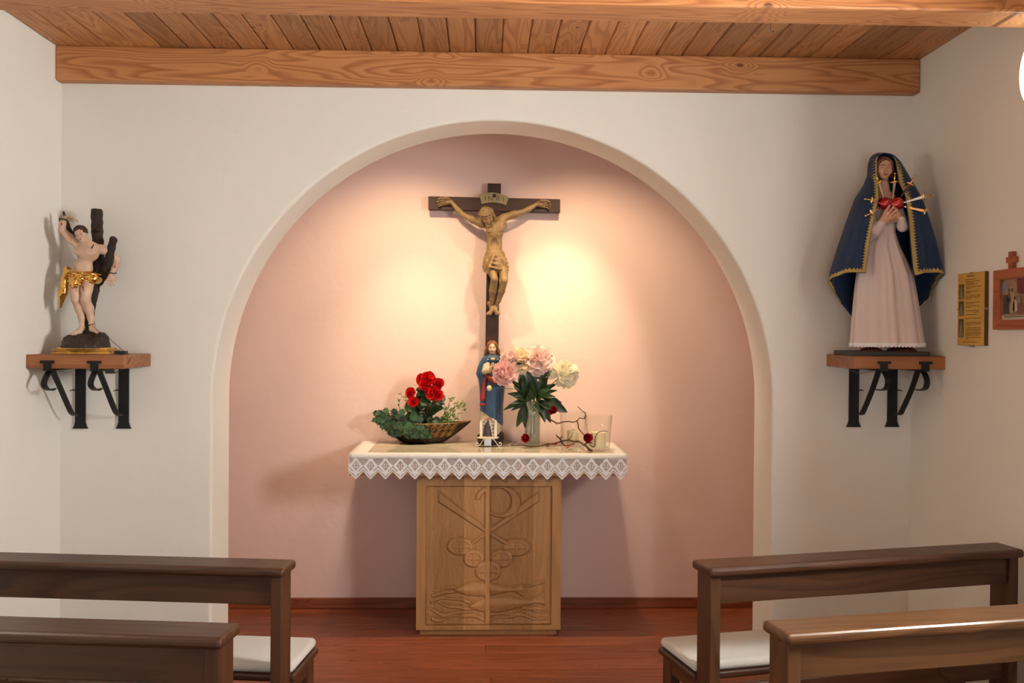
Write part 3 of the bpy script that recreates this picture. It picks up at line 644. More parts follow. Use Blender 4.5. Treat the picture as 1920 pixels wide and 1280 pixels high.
def Rp(dx): return dict(foot=pY(1672+dx, 800, YF).z, strut=[(1680+dx, 776), (1687+dx, 776), (1692+dx, 768), (1709+dx*1.02, 730), (1722+dx*1.02, 692)], scroll=[(1721+dx*1.02, 692), (1731+dx*1.02, 697), (1738+dx*1.02, 712), (1736+dx*1.02, 726), (1728+dx*1.02, 731), (1716+dx*1.02, 730)])
wall_shelf(1.624, XR, rz_, rth, [(pY(1600, 745, YF).x, Rp(-72)), (pY(1672, 745, YF).x, Rp(0))], 1, 'wooden corner shelf on black iron scroll brackets carrying the sorrowful woman in blue')

# ================================================================== MARTYR BOUND TO A TREE (left)
SKIN = mat('painted_flesh', (.68, .47, .335), .40, var=.22, vscale=18, bump=.08, bscale=90)
BLOOD = mat('painted_blood', (.25, .02, .015), .35)
BARK = mat('dark_bark', (.035, .02, .013), .7, var=.5, vscale=30, bump=.9, bscale=45)
ROCKM = mat('dark_rock_paint', (.045, .028, .018), .55, var=.4, vscale=25, bump=.5, bscale=60)
GOLD = mat('gold_leaf', (.83, .50, .13), .26, 1.0, var=.25, vscale=25, bump=.15, bscale=60)
HAIRD = mat('dark_brown_hair_paint', (.06, .028, .013), .5, var=.4, vscale=60, bump=.5, bscale=130)
ROPE = mat('dark_rope', (.03, .02, .014), .8)
A = Frame(80, 370, 4.129, 4.31); s = A.s; p = A.p
seb = empty('saint_statue', (p(340, 1215).x, 4.31, lz), 'carved wooden statue of a near naked martyr in a gold loincloth tied to a tree', 'statue')
# gold plinth, stepped
cx = p(345, 1215).x; zt = p(345, 1160).z
hp = zt-lz; mb = MB()
for i, (w, a, b) in enumerate(((222, 0, .34), (208, .34, .50), (214, .50, .68), (186, .68, 1))):
    mb.box((cx-w*s, 4.31-w*s*.55, lz+hp*a), (cx+w*s, 4.31+w*s*.55, lz+hp*b))
o = mb.build('plinth', GOLD, seb); bevel(o, .002, 2)
# rock mound
S = Sculpt(p(130, 1190, -.14), p(540, 1020, .14), .003)
S.ell(p(338, 1160), (178*s, .098, 95*s), .01); S.ell(p(250, 1120, -.03), (70*s, .04, 60*s), .012); S.ell(p(420, 1100, .01), (80*s, .05, 62*s), .012); S.ell(p(310, 1085, 0), (70*s, .05, 40*s), .012)
S.disp(lambda x, y, z: .0018*np.sin(x*210+y*90)*np.sin(z*190+x*60)); S.F[:, :, :max(1, int((zt-.0005-S.lo[2])/S.h))] = .05
S.build('rock', ROCKM, seb)
# tree
S = Sculpt(p(110, 1090, -.08), p(590, 80, .16), .003)
S.path([p(318, 1080, .045), p(326, 900, .05), p(350, 740, .06), p(392, 560, .06), p(396, 420, .055), p(380, 250, .06), p(377, 98, .06)], [50*s, 34*s, 36*s, 40*s, 40*s, 41*s, 43*s], .006)
S.path([p(400, 640, .06), p(455, 575, .045), p(500, 470, .02), p(540, 325, .01)], [34*s, 33*s, 31*s, 28*s], .008)
S.path([p(390, 560, .06), p(280, 420, .06), p(205, 330, .045), p(168, 220, .03), p(146, 110, .02)], [30*s, 28*s, 28*s, 22*s, 8*s], .006)
S.path([p(360, 250, .05), p(410, 250, .03), p(425, 255, .03)], [18*s, 14*s, 10*s], .004)
S.disp(lambda x, y, z: .0016*np.sin(x*420+np.sin(z*60)*3)*np.sin(y*380+z*40)+.0012*np.sin(z*160+x*90))
S.build('tree_trunk', BARK, seb)
# body: one surface
S = Sculpt(p(120, 1090, -.11), p(585, 125, .12), .0019)
k = .009
S.ell(p(352, 418, -.003), (86*s, .040, 84*s), k)                                           # rib cage
S.cap(p(275, 368, -.006), p(446, 398, .0), 30*s, 32*s, .014)                                # shoulder girdle
S.ell(p(320, 545, -.006), (70*s, .032, 78*s), .016)                                        # belly
S.ell(p(302, 618, -.002), (80*s, .037, 52*s), .014)                                        # pelvis
S.ell(p(310, 420, -.030), (46*s, .012, 30*s), .010); S.ell(p(392, 430, -.028), (44*s, .012, 30*s), .010)   # chest
S.cap(p(350, 400, -.049), p(338, 500, -.046), 4*s, 4*s, .008, cut=True)
for yy in (478, 506): S.cap(p(278, yy, -.033), p(302, yy+10, -.0385), 3*s, 3*s, .006); S.cap(p(402, yy+6, -.031), p(375, yy+16, -.038), 3*s, 3*s, .006)
S.cap(p(290, 500, -.05), p(325, 478, -.054), 4*s, 4*s, .009, cut=True); S.cap(p(385, 512, -.048), p(345, 480, -.054), 4*s, 4*s, .009, cut=True)
S.cap(p(308, 560, -.045), p(312, 545, -.043), 4*s, 3*s, .004, cut=True)
# raised right arm
S.path([p(270, 358, -.006), p(215, 312, -.012), p(164, 255, -.018)], [34*s, 30*s, 25*s], .008)
S.path([p(164, 255, -.018), p(172, 212, -.026), p(200, 165, -.035)], [25*s, 25*s, 16*s], .008)
hand(S, p(203, 163, -.036), Vector((1, -.25, -.06)), Vector((.1, -.3, -1)), 112*s, .35, 1, 1, .12, .0012)
# left arm, drawn back behind the branch
S.path([p(452, 400, .0), p(490, 425, .025), p(535, 470, .05)], [34*s, 29*s, 24*s], .008)
S.path([p(535, 470, .05), p(540, 520, .04), p(524, 592, .01)], [24*s, 23*s, 15*s], .008)
hand(S, p(524, 592, .01), Vector((-.12, -.15, -1)), Vector((.0, 1, -.1)), 105*s, .25, 1, 1, .2, .0012)
# legs
S.path([p(250, 625, -.004), p(262, 700, -.018), p(278, 792, -.026)], [48*s, 46*s, 33*s], .004)
S.path([p(278, 792, -.026), p(292, 860, -.008), p(305, 930, -.006), p(309, 1000, -.006)], [34*s, 35*s, 24*s, 17*s], .008)
S.ell(p(278, 795, -.036), (24*s, .013, 26*s), .006)
S.path([p(312, 1010, -.004), p(300, 1038, -.026), p(280, 1056, -.046)], [20*s, 21*s, 15*s], .008)
S.path([p(358, 630, -.002), p(356, 710, -.02), p(353, 800, -.028)], [46*s, 43*s, 33*s], .004)
S.path([p(353, 800, -.028), p(366, 860, -.012), p(376, 930, -.006), p(378, 985, -.002)], [34*s, 35*s, 24*s, 17*s], .008)
S.ell(p(353, 800, -.038), (24*s, .013, 26*s), .006)
S.path([p(378, 992, -.002), p(400, 1018, -.022), p(445, 1040, -.036)], [20*s, 20*s, 13*s], .008)
for q, (bx0, by0, tx, ty, dd) in enumerate([(262, 1052, 256, 1060, -.054), (276, 1054, 272, 1063, -.057), (290, 1054, 290, 1062, -.055), (440, 1032, 462, 1040, -.04), (432, 1040, 452, 1050, -.046)]): S.cap(p(bx0, by0, dd+.008), p(tx, ty, dd), 8*s, 6*s, .002)
# neck and head
hc = p(318, 290, -.032); HR = 56*s
S.cap(p(362, 378, -.006), p(330, 315, -.02), 30*s, 28*s, .01)
PH, BH = head(S, hc, HR, Vector((.12, -1, -.28)), Vector((-.20, -.1, 1)))
body = S.build('body', SKIN, seb)
face_paint(PH, BH, HR, seb, mat('painted_lips', (.42, .13, .09), .4), HAIRD, mat('painted_eye_shadow', (.22, .13, .09), .35))
# curly hair
S = Sculpt(hc-Vector((.065, .065, .065)), hc+Vector((.065, .075, .075)), .0018)
f_, u_, r_, M_ = BH
r1 = random.Random(3)
S.ell(PH(0, -.22, .34), (.78*HR, .86*HR, .74*HR), .004, M_); S.ell(PH(0, .75, -.22), (.62*HR, .8*HR, .72*HR), .004, M_, cut=True)
for i in range(95):
    a, b = r1.uniform(-math.pi, math.pi), r1.uniform(-.5, 1.45)
    x, y, z = math.cos(b)*math.sin(a)*.86, math.cos(b)*math.cos(a)*.86-.15, math.sin(b)*.86+.22
    if y > .42 and z < .62: continue
    S.ell(PH(x, y, z), tuple(HR*r1.uniform(.12, .19) for _ in range(3)), .0012)
S.build('hair', HAIRD, seb)
# loincloth of gold leaf
S = Sculpt(p(120, 880, -.12), p(480, 500, .09), .0019)
S.ell(p(316, 605, -.002), (106*s, .049, 34*s), .006, np.array(Matrix.Rotation(-.16, 3, 'Y')))
S.ell(p(400, 632, .002), (52*s, .042, 40*s), .010); S.ell(p(300, 640, -.03), (50*s, .02, 40*s), .010)
for a, b, ra, rb in (((212, 580, -.03), (300, 596, -.052), 7, 8), ((300, 596, -.052), (436, 640, -.022), 8, 7), ((222, 600, -.036), (330, 618, -.054), 6, 7), ((330, 592, -.05), (440, 618, -.024), 7, 8), ((340, 618, -.05), (424, 662, -.022), 6, 6), ((350, 640, -.046), (410, 672, -.02), 6, 5), ((204, 566, -.024), (330, 582, -.052), 6, 6), ((330, 582, -.052), (452, 598, -.01), 6, 8)):
    S.cap(p(*a), p(*b), ra*s, rb*s, .0025)
for ang in range(0, 360, 36):       # knotted rosette
    a = math.radians(ang); c = Vector(p(285, 648, -.060)); e = p(285+46*math.cos(a), 652+44*math.sin(a), -.048); S.cap(c, e, 6*s, 12*s, .0022)
S.path([p(285, 670, -.054), p(280, 690, -.052), p(270, 704, -.048)], [20*s, 18*s, 8*s], .004)
S.path([p(200, 560, -.01), p(190, 640, -.02), p(172, 740, -.022), p(153, 850, -.02)], [28*s, 30*s, 34*s, 8*s], .006)
S.path([p(180, 640, -.03), p(160, 760, -.034), p(148, 850, -.02)], [12*s, 14*s, 6*s], .004); S.path([p(205, 650, -.03), p(192, 740, -.034), p(165, 820, -.02)], [8*s, 9*s, 5*s], .004)
S.ell(p(190, 560, .0), (26*s, .016, 26*s), .006)
S.build('loincloth', GOLD, seb)
# arrow, wounds, bonds
MB().tube([p(412, 398, -.045), p(448, 376, -.075)], [.0028, .0022], 6).build('arrow', mat('arrow_wood', (.03, .015, .01), .6), seb)
MB().ell(p(356, 702, -.062), (7*s, .003, 12*s)).ell(p(360, 722, -.060), (3*s, .002, 12*s)).build('wound', BLOOD, seb); MB().ell(p(178, 215, -.042), (5*s, .003, 12*s)).build('wound', BLOOD, seb); MB().ell(p(545, 535, .022), (4*s, .004, 14*s)).build('wound', BLOOD, seb)
MB().tube(spline([p(150, 200, -.02), p(172, 175, -.052), p(205, 180, -.058), p(222, 190, -.03)], 4), .0028, 6).build('bond', ROPE, seb)
MB().tube(spline([p(455, 570, .01), p(500, 578, -.002), p(545, 588, .0), p(548, 582, .03)], 4), .0025, 6).build('bond', ROPE, seb)
MB().tube(spline([p(355, 985, -.002), p(372, 990, -.018), p(398, 980, -.008)], 4), .0028, 6).build('bond', ROPE, seb)
# little lamp head with cable on the shelf
lamp = empty('shelf_lamp', (p(650, 1200).x, 4.25, lz), 'small black lamp at the right end of the left corner shelf', 'lamp')
Bx = p(650, 1195, -.06); MB().box((Bx.x-.022, 4.225, lz), (Bx.x+.022, 4.265, lz+.016)).build('lamp_body', BLACKP, lamp)
MB().tube(spline([Vector((Bx.x+.015, 4.24, lz+.014)), p(600, 1130, -.06), p(540, 1080, -.06), p(470, 1030, -.065), p(402, 985, -.03)], 6), .0012, 5).build('cable', BLACKP, lamp, smooth=True)
MB().tube(spline([Vector((-1.70, 4.18, lz-lth-.004)), Vector((-1.66, 4.17, lz-lth-.014)), Vector((-1.62, 4.17, lz-lth-.010)), Vector((-1.575, 4.17, lz-lth-.016)), Vector((-1.54, 4.18, lz-.05)), Vector((-1.531, 4.22, lz-.02)), Vector((-1.545, 4.235, lz+.006))], 6), .0015, 5).build('cable', BLACKP, lamp, smooth=True)
MB().box((-1.615, 4.16, lz-lth-.020), (-1.58, 4.18, lz-lth-.001)).build('switch', BLACKP, lamp)

# ================================================================== SORROWFUL MOTHER (right)
D = Frame(1500, 260, 2.207, 4.235); p = D.p; s = D.s
BLUE = mat('dark_blue_cloth', (.006, .028, .085), .8, var=.25, vscale=12, bump=.15, bscale=260, sheen=.15)
DRESS = mat('pale_rose_satin', (.70, .60, .58), .6, var=.04, vscale=5, bump=.1, bscale=240)
TRIM = mat('gold_braid', (.50, .36, .11), .5, .35, bump=.5, bscale=300)
BRASS = mat('polished_brass', (.85, .60, .20), .18, 1.0); SILVER = mat('silvered_blade', (.80, .74, .62), .2, 1.0)
FACE = mat('painted_face', (.58, .34, .22), .38, var=.08, vscale=20)
HAIRB = mat('chestnut_hair_paint', (.10, .03, .015), .45)
REDG = mat('red_lacquer', (.42, .008, .012), .12, .55, coat=1.0)
dol = empty('madonna_statue', (p(350, 897).x, 4.235, rz_), 'tall statue of a woman in a blue mantle, seven swords in her red heart', 'statue')
pzt = p(350, 878).z
o = MB().box((p(195, 890).x, 4.155, rz_), (p(505, 890).x, 4.40, pzt)).build('plinth', mat('black_plinth', (.018, .016, .015), .5), dol); bevel(o, .003, 2)
S = Sculpt(p(215, 885, -.1), p(500, 835, .1), .003); S.ell(p(290, 880, -.01), (45*s, .06, 20*s), .006); S.ell(p(420, 880, 0), (60*s, .07, 22*s), .006); S.F[:, :, :max(1, int((pzt-S.lo[2])/S.h))] = .05
S.build('base_rock', mat('red_brown_base', (.12, .02, .012), .5), dol)
# gown
rows = [(238, 345, 22, .026, 0), (262, 346, 40, .040, 0), (300, 345, 52, .050, .01), (350, 343, 52, .052, .02), (385, 342, 50, .05, .03), (420, 340, 62, .056, .05), (450, 337, 76, .062, .06), (500, 342, 96, .070, .06), (560, 350, 114, .078, .06), (640, 353, 126, .086, .055), (720, 356, 136, .094, .05), (800, 359, 145, .100, .045), (852, 361, 151, .104, .045)]
yy = np.linspace(238, 852, 70); R_ = np.array(rows, float); NU = 120; V = []
for y in yy:
    c, hw, dp, am = [np.interp(y, R_[:, 0], R_[:, i]) for i in range(1, 5)]
    for kk in range(NU):
        a = 2*math.pi*kk/NU; fo = 1+am*(math.sin(11*a+.7)*.55+math.sin(7*a+1.9)*.6+.35*math.sin(17*a))+am*1.2*(-math.exp(-((a-4.85)/.07)**2)-math.exp(-((a-4.55)/.05)**2)+.8*math.exp(-((a-4.7)/.06)**2))
        V.append(p(c+hw*math.cos(a)*fo, y, dp*math.sin(a)*fo))
Fs = [(i*NU+kk, i*NU+(kk+1) % NU, (i+1)*NU+(kk+1) % NU, (i+1)*NU+kk) for i in range(len(yy)-1) for kk in range(NU)]
Fs = [q[::-1] for q in Fs]
gown = add_mesh('gown', V, Fs, DRESS, dol, smooth=True)
V2 = []; NB = 90*4; c, hw, dp, am = 361, 151.5, .1045, .045
for kk in range(NB):
    a = 2*math.pi*kk/NB; fo = 1+am*(math.sin(11*a+.7)*.55+math.sin(7*a+1.9)*.6+.35*math.sin(17*a))
    for y in (844, 857+5*abs(math.sin(kk*math.pi/6))): V2.append(p(c+hw*math.cos(a)*fo, y, dp*math.sin(a)*fo-.0005))
o = add_mesh('hem_lace', V2, [(2*kk, 2*((kk+1) % NB), 2*((kk+1) % NB)+1, 2*kk+1) for kk in range(NB)], LACE, gown); o.modifiers.new('s', 'SOLIDIFY').thickness = .002
V2 = []
for kk in range(120):
    a = 2*math.pi*kk/120
    for y, hw, dp in ((236+3*math.sin(kk*1.3), 26, .03), (250, 37, .040)): V2.append(p(345+hw*math.cos(a), y, dp*math.sin(a)-.002))
o = add_mesh('collar_lace', V2, [(2*kk, 2*((kk+1) % 120), 2*((kk+1) % 120)+1, 2*kk+1) for kk in range(120)], LACE, gown); o.modifiers.new('s', 'SOLIDIFY').thickness = .002
# sleeves
S = Sculpt(p(255, 440, -.12), p(425, 270, .05), .002)
S.path([p(292, 290, -.01), p(276, 350, -.035), p(283, 385, -.062), p(303, 357, -.085)], [24*s, 26*s, 30*s, 17*s], .01)
S.path([p(398, 290, -.01), p(406, 345, -.035), p(400, 368, -.062), p(385, 345, -.085)], [22*s, 24*s, 22*s, 15*s], .01)
S.path([p(280, 385, -.06), p(272, 420, -.05)], [22*s, 10*s], .01)
S.build('sleeves', DRESS, dol)
# head and neck
hc = p(333, 128, -.030); HR = 48*s
S = Sculpt(p(270, 300, -.10), p(410, 60, .08), .0017)
PH, BH = head(S, hc, HR, Vector((-.10, -1, -.08)), Vector((.03, 0, 1)))
S.path([p(340, 165, -.008), p(344, 205, -.006), p(346, 235, -.006)], [20*s, 21*s, 26*s], .01); S.ell(p(347, 250, -.008), (44*s, .036, 34*s), .014)
hd = S.build('head_and_neck', FACE, dol)
face_paint(PH, BH, HR, dol, mat('painted_lips_rose', (.40, .07, .06), .35), HAIRB, mat('painted_eye_lid', (.42, .24, .16), .35))
S = Sculpt(hc-Vector((.07, .06, .075)), hc+Vector((.07, .08, .075)), .002); f_, u_, r_, M_ = BH
S.ell(PH(0, -.18, .24), (.80*HR, .92*HR, .82*HR), .004, M_); S.ell(PH(0, .72, -.16), (.60*HR, .74*HR, .72*HR), .006, M_, cut=True)
for sx in (-1, 1): S.path([PH(.1*sx, .55, .82), PH(.5*sx, .48, .5), PH(.72*sx, .25, -.1), PH(.72*sx, .05, -.7)], [.14*HR, .15*HR, .15*HR, .12*HR], .003)
S.build('hair', HAIRB, dol)
# crossed hands
HANDM = mat('painted_hands', (.60, .33, .22), .4)
S = Sculpt(p(270, 390, -.17), p(420, 260, -.02), .0016); w0 = p(300, 352, -.088); hand(S, w0, p(362, 293, -.112)-w0, Vector((.1, .9, .2)), 90*s, .25, -1, 1, .14, .001); S.cap(p(290, 366, -.075), w0, 13*s, 12*s, .003); S.build('hand', HANDM, dol)
S = Sculpt(p(270, 390, -.17), p(420, 260, -.02), .0016); w0 = p(386, 342, -.076); hand(S, w0, p(318, 300, -.095)-w0, Vector((.1, .9, .2)), 88*s, .25, 1, 1, .14, .001); S.cap(p(395, 352, -.07), w0, 13*s, 12*s, .003); S.build('hand', HANDM, dol)
# heart
S = Sculpt(p(280, 340, -.14), p(415, 240, -.01), .002)
S.ell(p(322, 278, -.075), (29*s, .026, 27*s), .004); S.ell(p(371, 277, -.075), (30*s, .026, 28*s), .004); S.cap(p(347, 292, -.072), p(352, 322, -.072), 30*s, 10*s, .008, flat=((0, 1, 0), .8)); S.cap(p(346, 246, -.098), p(346, 262, -.108), 3*s, 2*s, .006, cut=True)
S.build('heart', REDG, dol)
# seven swords: crop-4 coordinates
D4 = Frame(1570, 270, 4.739, 4.235); q4_ = D4.p; s4 = D4.s
for (tx, ty, gx_, gy_, hx, hy) in ((418, 510, 400, 378, 396, 308), (335, 500, 268, 380, 235, 318), (492, 488, 538, 395, 566, 325), (305, 548, 207, 532, 140, 527), (308, 592, 205, 640, 145, 670), (520, 542, 652, 503, 730, 490), (520, 578, 662, 628, 682, 618)):
    t, g, h = q4_(tx, ty, -.085), q4_(gx_, gy_, -.125), q4_(hx, hy, -.135); d = (g-t).normalized(); sd = d.cross(Vector((0, -1, 0))).normalized()
    sw = MB().strip([g, g+(h-g)*.8], sd, 11*s4, .006).ell(h, (9*s4, 9*s4, 9*s4)).tube([g+sd*36*s4, g+sd*18*s4+d*3*s4, g, g-sd*18*s4+d*3*s4, g-sd*36*s4], [.0018, .004, .006, .004, .0018], 8).build('sword', BRASS, dol, smooth=True)
    MB().strip([t, t+(g-t)*.5, g], sd, [10*s4, 17*s4, 26*s4], .005).build('blade', SILVER, sw)
# mantle
MR = np.array([(62, 320, 352, 335, 337, .004, .02), (68, 306, 368, 324, 350, .03, .04), (78, 297, 384, 309, 362, .046, .058), (100, 289, 408, 299, 371, .052, .068), (150, 286, 440, 299, 378, .055, .078), (190, 270, 465, 301, 382, .060, .085), (250, 232, 497, 295, 400, .082, .095), (350, 197, 530, 265, 404, .105, .105), (450, 165, 560, 246, 412, .105, .115), (550, 135, 588, 236, 424, .10, .12), (600, 128, 600, 232, 440, .10, .125), (640, 140, 585, 230, 450, .09, .13), (680, 168, 545, 230, 460, .08, .13), (740, 190, 535, 230, 470, .07, .13), (820, 206, 500, 235, 470, .06, .13)], float)
HEM = np.array([(0, 562), (.1, 560), (.2, 578), (.26, 612), (.34, 690), (.42, 770), (.5, 815), (.58, 790), (.66, 745), (.74, 625), (.80, 598), (.9, 560), (.96, 562), (1, 574)])
def surf(u, v):
    hem = np.interp(u, HEM[:, 0], HEM[:, 1]); y = 62+(hem-62)*v
    Lo, Ro, Li, Ri, df, db = [np.interp(y, MR[:, 0], MR[:, i]) for i in range(1, 7)]; C_ = (Lo+Ro)/2
    if u < .22: t = u/.22*math.pi/2; x = Li+(Lo-Li)*math.sin(t); d = -df*math.cos(t)
    elif u < .5: t = (u-.22)/.28*math.pi/2; x = Lo+(C_-Lo)*(1-math.cos(t)); d = db*math.sin(t)
    elif u < .78: t = (.78-u)/.28*math.pi/2; x = Ro+(C_-Ro)*(1-math.cos(t)); d = db*math.sin(t)
    else: t = (1-u)/.22*math.pi/2; x = Ri+(Ro-Ri)*math.sin(t); d = -df*math.cos(t)
    w = max(0, min(1, (y-170)/300)); ed = min(1, min(u, 1-u)*14)
    d += w*ed*(.010*math.sin(u*62+.4)+.006*math.sin(u*31+2)); x += w*ed*3*math.sin(u*44+1)
    q = p(x, y, d); q.x = min(q.x, XR-.012); return q
NU, NV = 120, 70
V = [surf(i/NU, j/NV) for j in range(NV+1) for i in range(NU+1)]
mantle = add_mesh('mantle', V, [(j*(NU+1)+i, (j+1)*(NU+1)+i, (j+1)*(NU+1)+i+1, j*(NU+1)+i+1) for j in range(NV) for i in range(NU)], BLUE, dol, smooth=True)
so = mantle.modifiers.new('solid', 'SOLIDIFY'); so.thickness = .004; so.offset = -1
def ribbon(path, inward, n, wid, tooth, name):
    """zigzag braid along a path of (u, v); inward moves into the cloth"""
    V = []; F_ = []
    for i in range(n+1):
        u, v = path(i/n); e = 1e-3; du, dv = inward
        P0 = surf(u, v); P1 = surf(u+du*e*10, v+dv*e*10); sc = .01/max((P1-P0).length, 1e-6)
        a = surf(u+du*sc*.002, v+dv*sc*.002); wz = wid*(1+tooth*(i % 2)); b = surf(u+du*sc*wz, v+dv*sc*wz)
        nrm = Vector((-.25 if u < .5 else .25, -1, .1)).normalized()*.005
        V += [a+nrm, b+nrm]
        if i: F_.append((2*i-2, 2*i, 2*i+1, 2*i-1))
    o = add_mesh(name, V, F_, TRIM, mantle); so = o.modifiers.new('solid', 'SOLIDIFY'); so.thickness = .003
ribbon(lambda t: (0, .04+.955*t), (1, 0), 78, .012, .7, 'gold_trim'); ribbon(lambda t: (1, .04+.955*t), (-1, 0), 80, .016, .8, 'gold_trim')
ribbon(lambda t: (.005+.32*t, 1), (0, -1), 34, .012, .8, 'gold_trim'); ribbon(lambda t: (.995-.32*t, 1), (0, -1), 44, .013, .8, 'gold_trim')
MB().tube(spline([Vector((1.62, 4.2, rz_-rth-.004)), Vector((1.65, 4.19, rz_-rth-.016)), Vector((1.68, 4.19, rz_-rth-.018)), Vector((1.73, 4.19, rz_-rth-.006))], 6), .0014, 5).build('power_cable', mat('grey_cable', (.10, .10, .10), .5), None, smooth=True, label='thin grey cable sagging under the right corner shelf', cat='cable')
# ================================================================== CRUCIFIX
C = Frame(780, 320, 3.763, 5.56); p = C.p; s = C.s
CROSSW = wood('cross_dark_stain', (.036, .012, .007), (.016, .006, .004), (.012, .005, .004), 2, .6, ring=6, rand=.02, knots=.2)
LIME = mat('carved_limewood', (.27, .175, .075), .5, var=.22, vscale=22, bump=.25, bscale=110)
LIMEH = mat('carved_limewood_hair', (.27, .18, .085), .55, var=.3, vscale=70, bump=.6, bscale=170)
cru = empty('crucifix', (p(536, 1900).x, 5.58, TZ), 'dark wooden crucifix with a carved wooden body, standing at the niche wall', 'crucifix')
def prism(quad, y0, y1): return [(q.x, y0, q.z) for q in quad]+[(q.x, y1, q.z) for q in quad], [(0, 1, 2, 3), (7, 6, 5, 4), (0, 4, 5, 1), (1, 5, 6, 2), (2, 6, 7, 3), (3, 7, 4, 0)]
bl, brt = p(479, 1880), p(572, 1880); bl.z = brt.z = TZ+.001
v, f = prism([bl, brt, p(600, 90), p(507, 88)], 5.5605, 5.5975); o = add_mesh('upright', v, f, CROSSW, cru); bevel(o, .003, 2)
v, f = prism([p(87, 275), p(1017, 297), p(1017, 201), p(87, 180)], 5.556, 5.5965); o = add_mesh('crossbar', v, f, wood('cross_dark_stain_bar', (.036, .012, .007), (.016, .006, .004), (.012, .005, .004), 0, .6, ring=6, rand=.02, knots=.2), cru); bevel(o, .003, 2)
# title board
up = [(448+207*t, 168+20*t-22*math.sin(math.pi*t)) for t in np.linspace(0, 1, 14)]; dn = [(635-173*t, 245-7*t-16*math.sin(math.pi*t)) for t in np.linspace(0, 1, 14)]
def flat_loop(pts, fr): return [(q.x, q.z) for q in (fr.p(a, b) for a, b in pts)]
v, f = slab([flat_loop(up+dn, C)], .008, (0, 5.5555, 0), (1, 0, 0), (0, 0, 1), bev=.001); tit = add_mesh('title_board', v, f, mat('olive_board', (.25, .20, .10), .5, var=.15, vscale=30), cru)
def text_mesh(txt, size, align='CENTER', ext=.0004):
    cu = bpy.data.curves.new('t', 'FONT'); cu.body = txt; cu.size = size; cu.align_x = align; cu.extrude = ext
    o = bpy.data.objects.new('t', cu); COL.objects.link(o); me = bpy.data.meshes.new_from_object(o.evaluated_get(bpy.context.evaluated_depsgraph_get()))
    V = [q.co.copy() for q in me.vertices]; F_ = [tuple(g.vertices) for g in me.polygons]; bpy.data.objects.remove(o); return V, F_
for ch, x_, y_ in (('I', 490, 212), ('N', 526, 214), ('R', 578, 216), ('I', 617, 220)):
    V, F_ = text_mesh(ch, 46*s); c0 = p(x_, y_); add_mesh('letter', [(c0.x+q.x, 5.5473-q.z, c0.z+q.y) for q in V], F_, mat('brown_ink', (.06, .04, .02), .6), tit)
MB().ell(Vector((p(553, 178).x, 5.546, p(553, 178).z)), (12*s, .006, 12*s)).build('nail', mat('dark_nail', (.03, .025, .02), .4, .6), tit, smooth=True)
# body of the crucified: one surface
S = Sculpt(p(120, 1030, -.17), p(980, 165, .02), .0023)
S.ell(p(556, 432, -.050), (60*s, .042, 64*s), .010)
S.cap(p(470, 384, -.045), p(612, 345, -.045), 25*s, 27*s, .020)
S.cap(p(520, 400, -.06), p(600, 385, -.06), 30*s, 30*s, .018)
S.ell(p(522, 425, -.078), (30*s, .010, 26*s), .010); S.ell(p(590, 412, -.078), (30*s, .010, 26*s), .010)
S.cap(p(553, 450, -.044), p(553, 610, -.042), 54*s, 52*s, .012, flat=((0, 1, 0), .68)); S.ell(p(558, 622, -.045), (66*s, .042, 52*s), .016)
S.ell(p(552, 530, -.096), (44*s, .042, 52*s), .004, cut=True)                                                                   # hollow belly under the rib cage
for q in (440, 458, 476):
    S.path([p(612, q-6, -.062), p(592, q+8, -.083), p(570, q+10, -.092)], [2.5*s, 2.5*s, 2*s], .004, cut=True); S.path([p(500, q, -.062), p(520, q+10, -.083), p(540, q+10, -.092)], [2.5*s, 2.5*s, 2*s], .004, cut=True)
S.cap(p(556, 395, -.094), p(553, 450, -.094), 3*s, 3*s, .006, cut=True)
S.path([p(458, 380, -.045), p(400, 350, -.042), p(338, 318, -.036)], [27*s, 25*s, 18*s], .010)
S.path([p(338, 318, -.036), p(300, 285, -.030), p(250, 224, -.026)], [19*s, 20*s, 13*s], .006)
S.path([p(618, 338, -.045), p(690, 312, -.042), p(752, 296, -.036)], [29*s, 25*s, 18*s], .010)
S.path([p(752, 296, -.036), p(795, 274, -.030), p(848, 242, -.026)], [19*s, 20*s, 13*s], .006)
hand(S, p(252, 222, -.026), Vector((-1, -.05, .02)), Vector((.0, -.75, -.65)), 118*s, .42, 1, 1, .10, .0015)
hand(S, p(848, 240, -.026), Vector((1, -.05, .06)), Vector((.0, -.75, -.65)), 118*s, .46, -1, 1, .10, .0015)
S.path([p(528, 660, -.055), p(538, 715, -.09), p(552, 776, -.118)], [37*s, 33*s, 23*s], .006)
S.path([p(552, 776, -.118), p(541, 850, -.085), p(536, 910, -.062), p(533, 955, -.045)], [25*s, 25*s, 17*s, 12*s], .006)
S.path([p(600, 665, -.055), p(612, 720, -.09), p(620, 782, -.118)], [37*s, 34*s, 24*s], .006)
S.path([p(620, 782, -.118), p(600, 855, -.088), p(582, 915, -.068), p(563, 962, -.052)], [25*s, 25*s, 17*s, 12*s], .006)
S.path([p(516, 935, -.030), p(533, 960, -.04), p(536, 985, -.055), p(515, 1008, -.062)], [15*s, 16*s, 16*s, 12*s], .005)
S.path([p(572, 945, -.030), p(560, 965, -.05), p(558, 985, -.062), p(574, 1008, -.07)], [14*s, 16*s, 16*s, 12*s], .005)
for q in range(4): S.cap(p(503+q*9, 1003, -.062), p(498+q*10, 1015, -.066), 6*s, 5*s, .0015); S.cap(p(560+q*9, 1003, -.070), p(562+q*9, 1015, -.074), 6*s, 5*s, .0015)
hc = p(500, 335, -.092); HR = 62*s; S.cap(p(545, 382, -.055), p(512, 345, -.08), 28*s, 27*s, .008)
PH, BH = head(S, hc, HR, Vector((.16, -.86, -.50)), Vector((-.26, -.38, 1)))
S.build('corpus', LIME, cru)
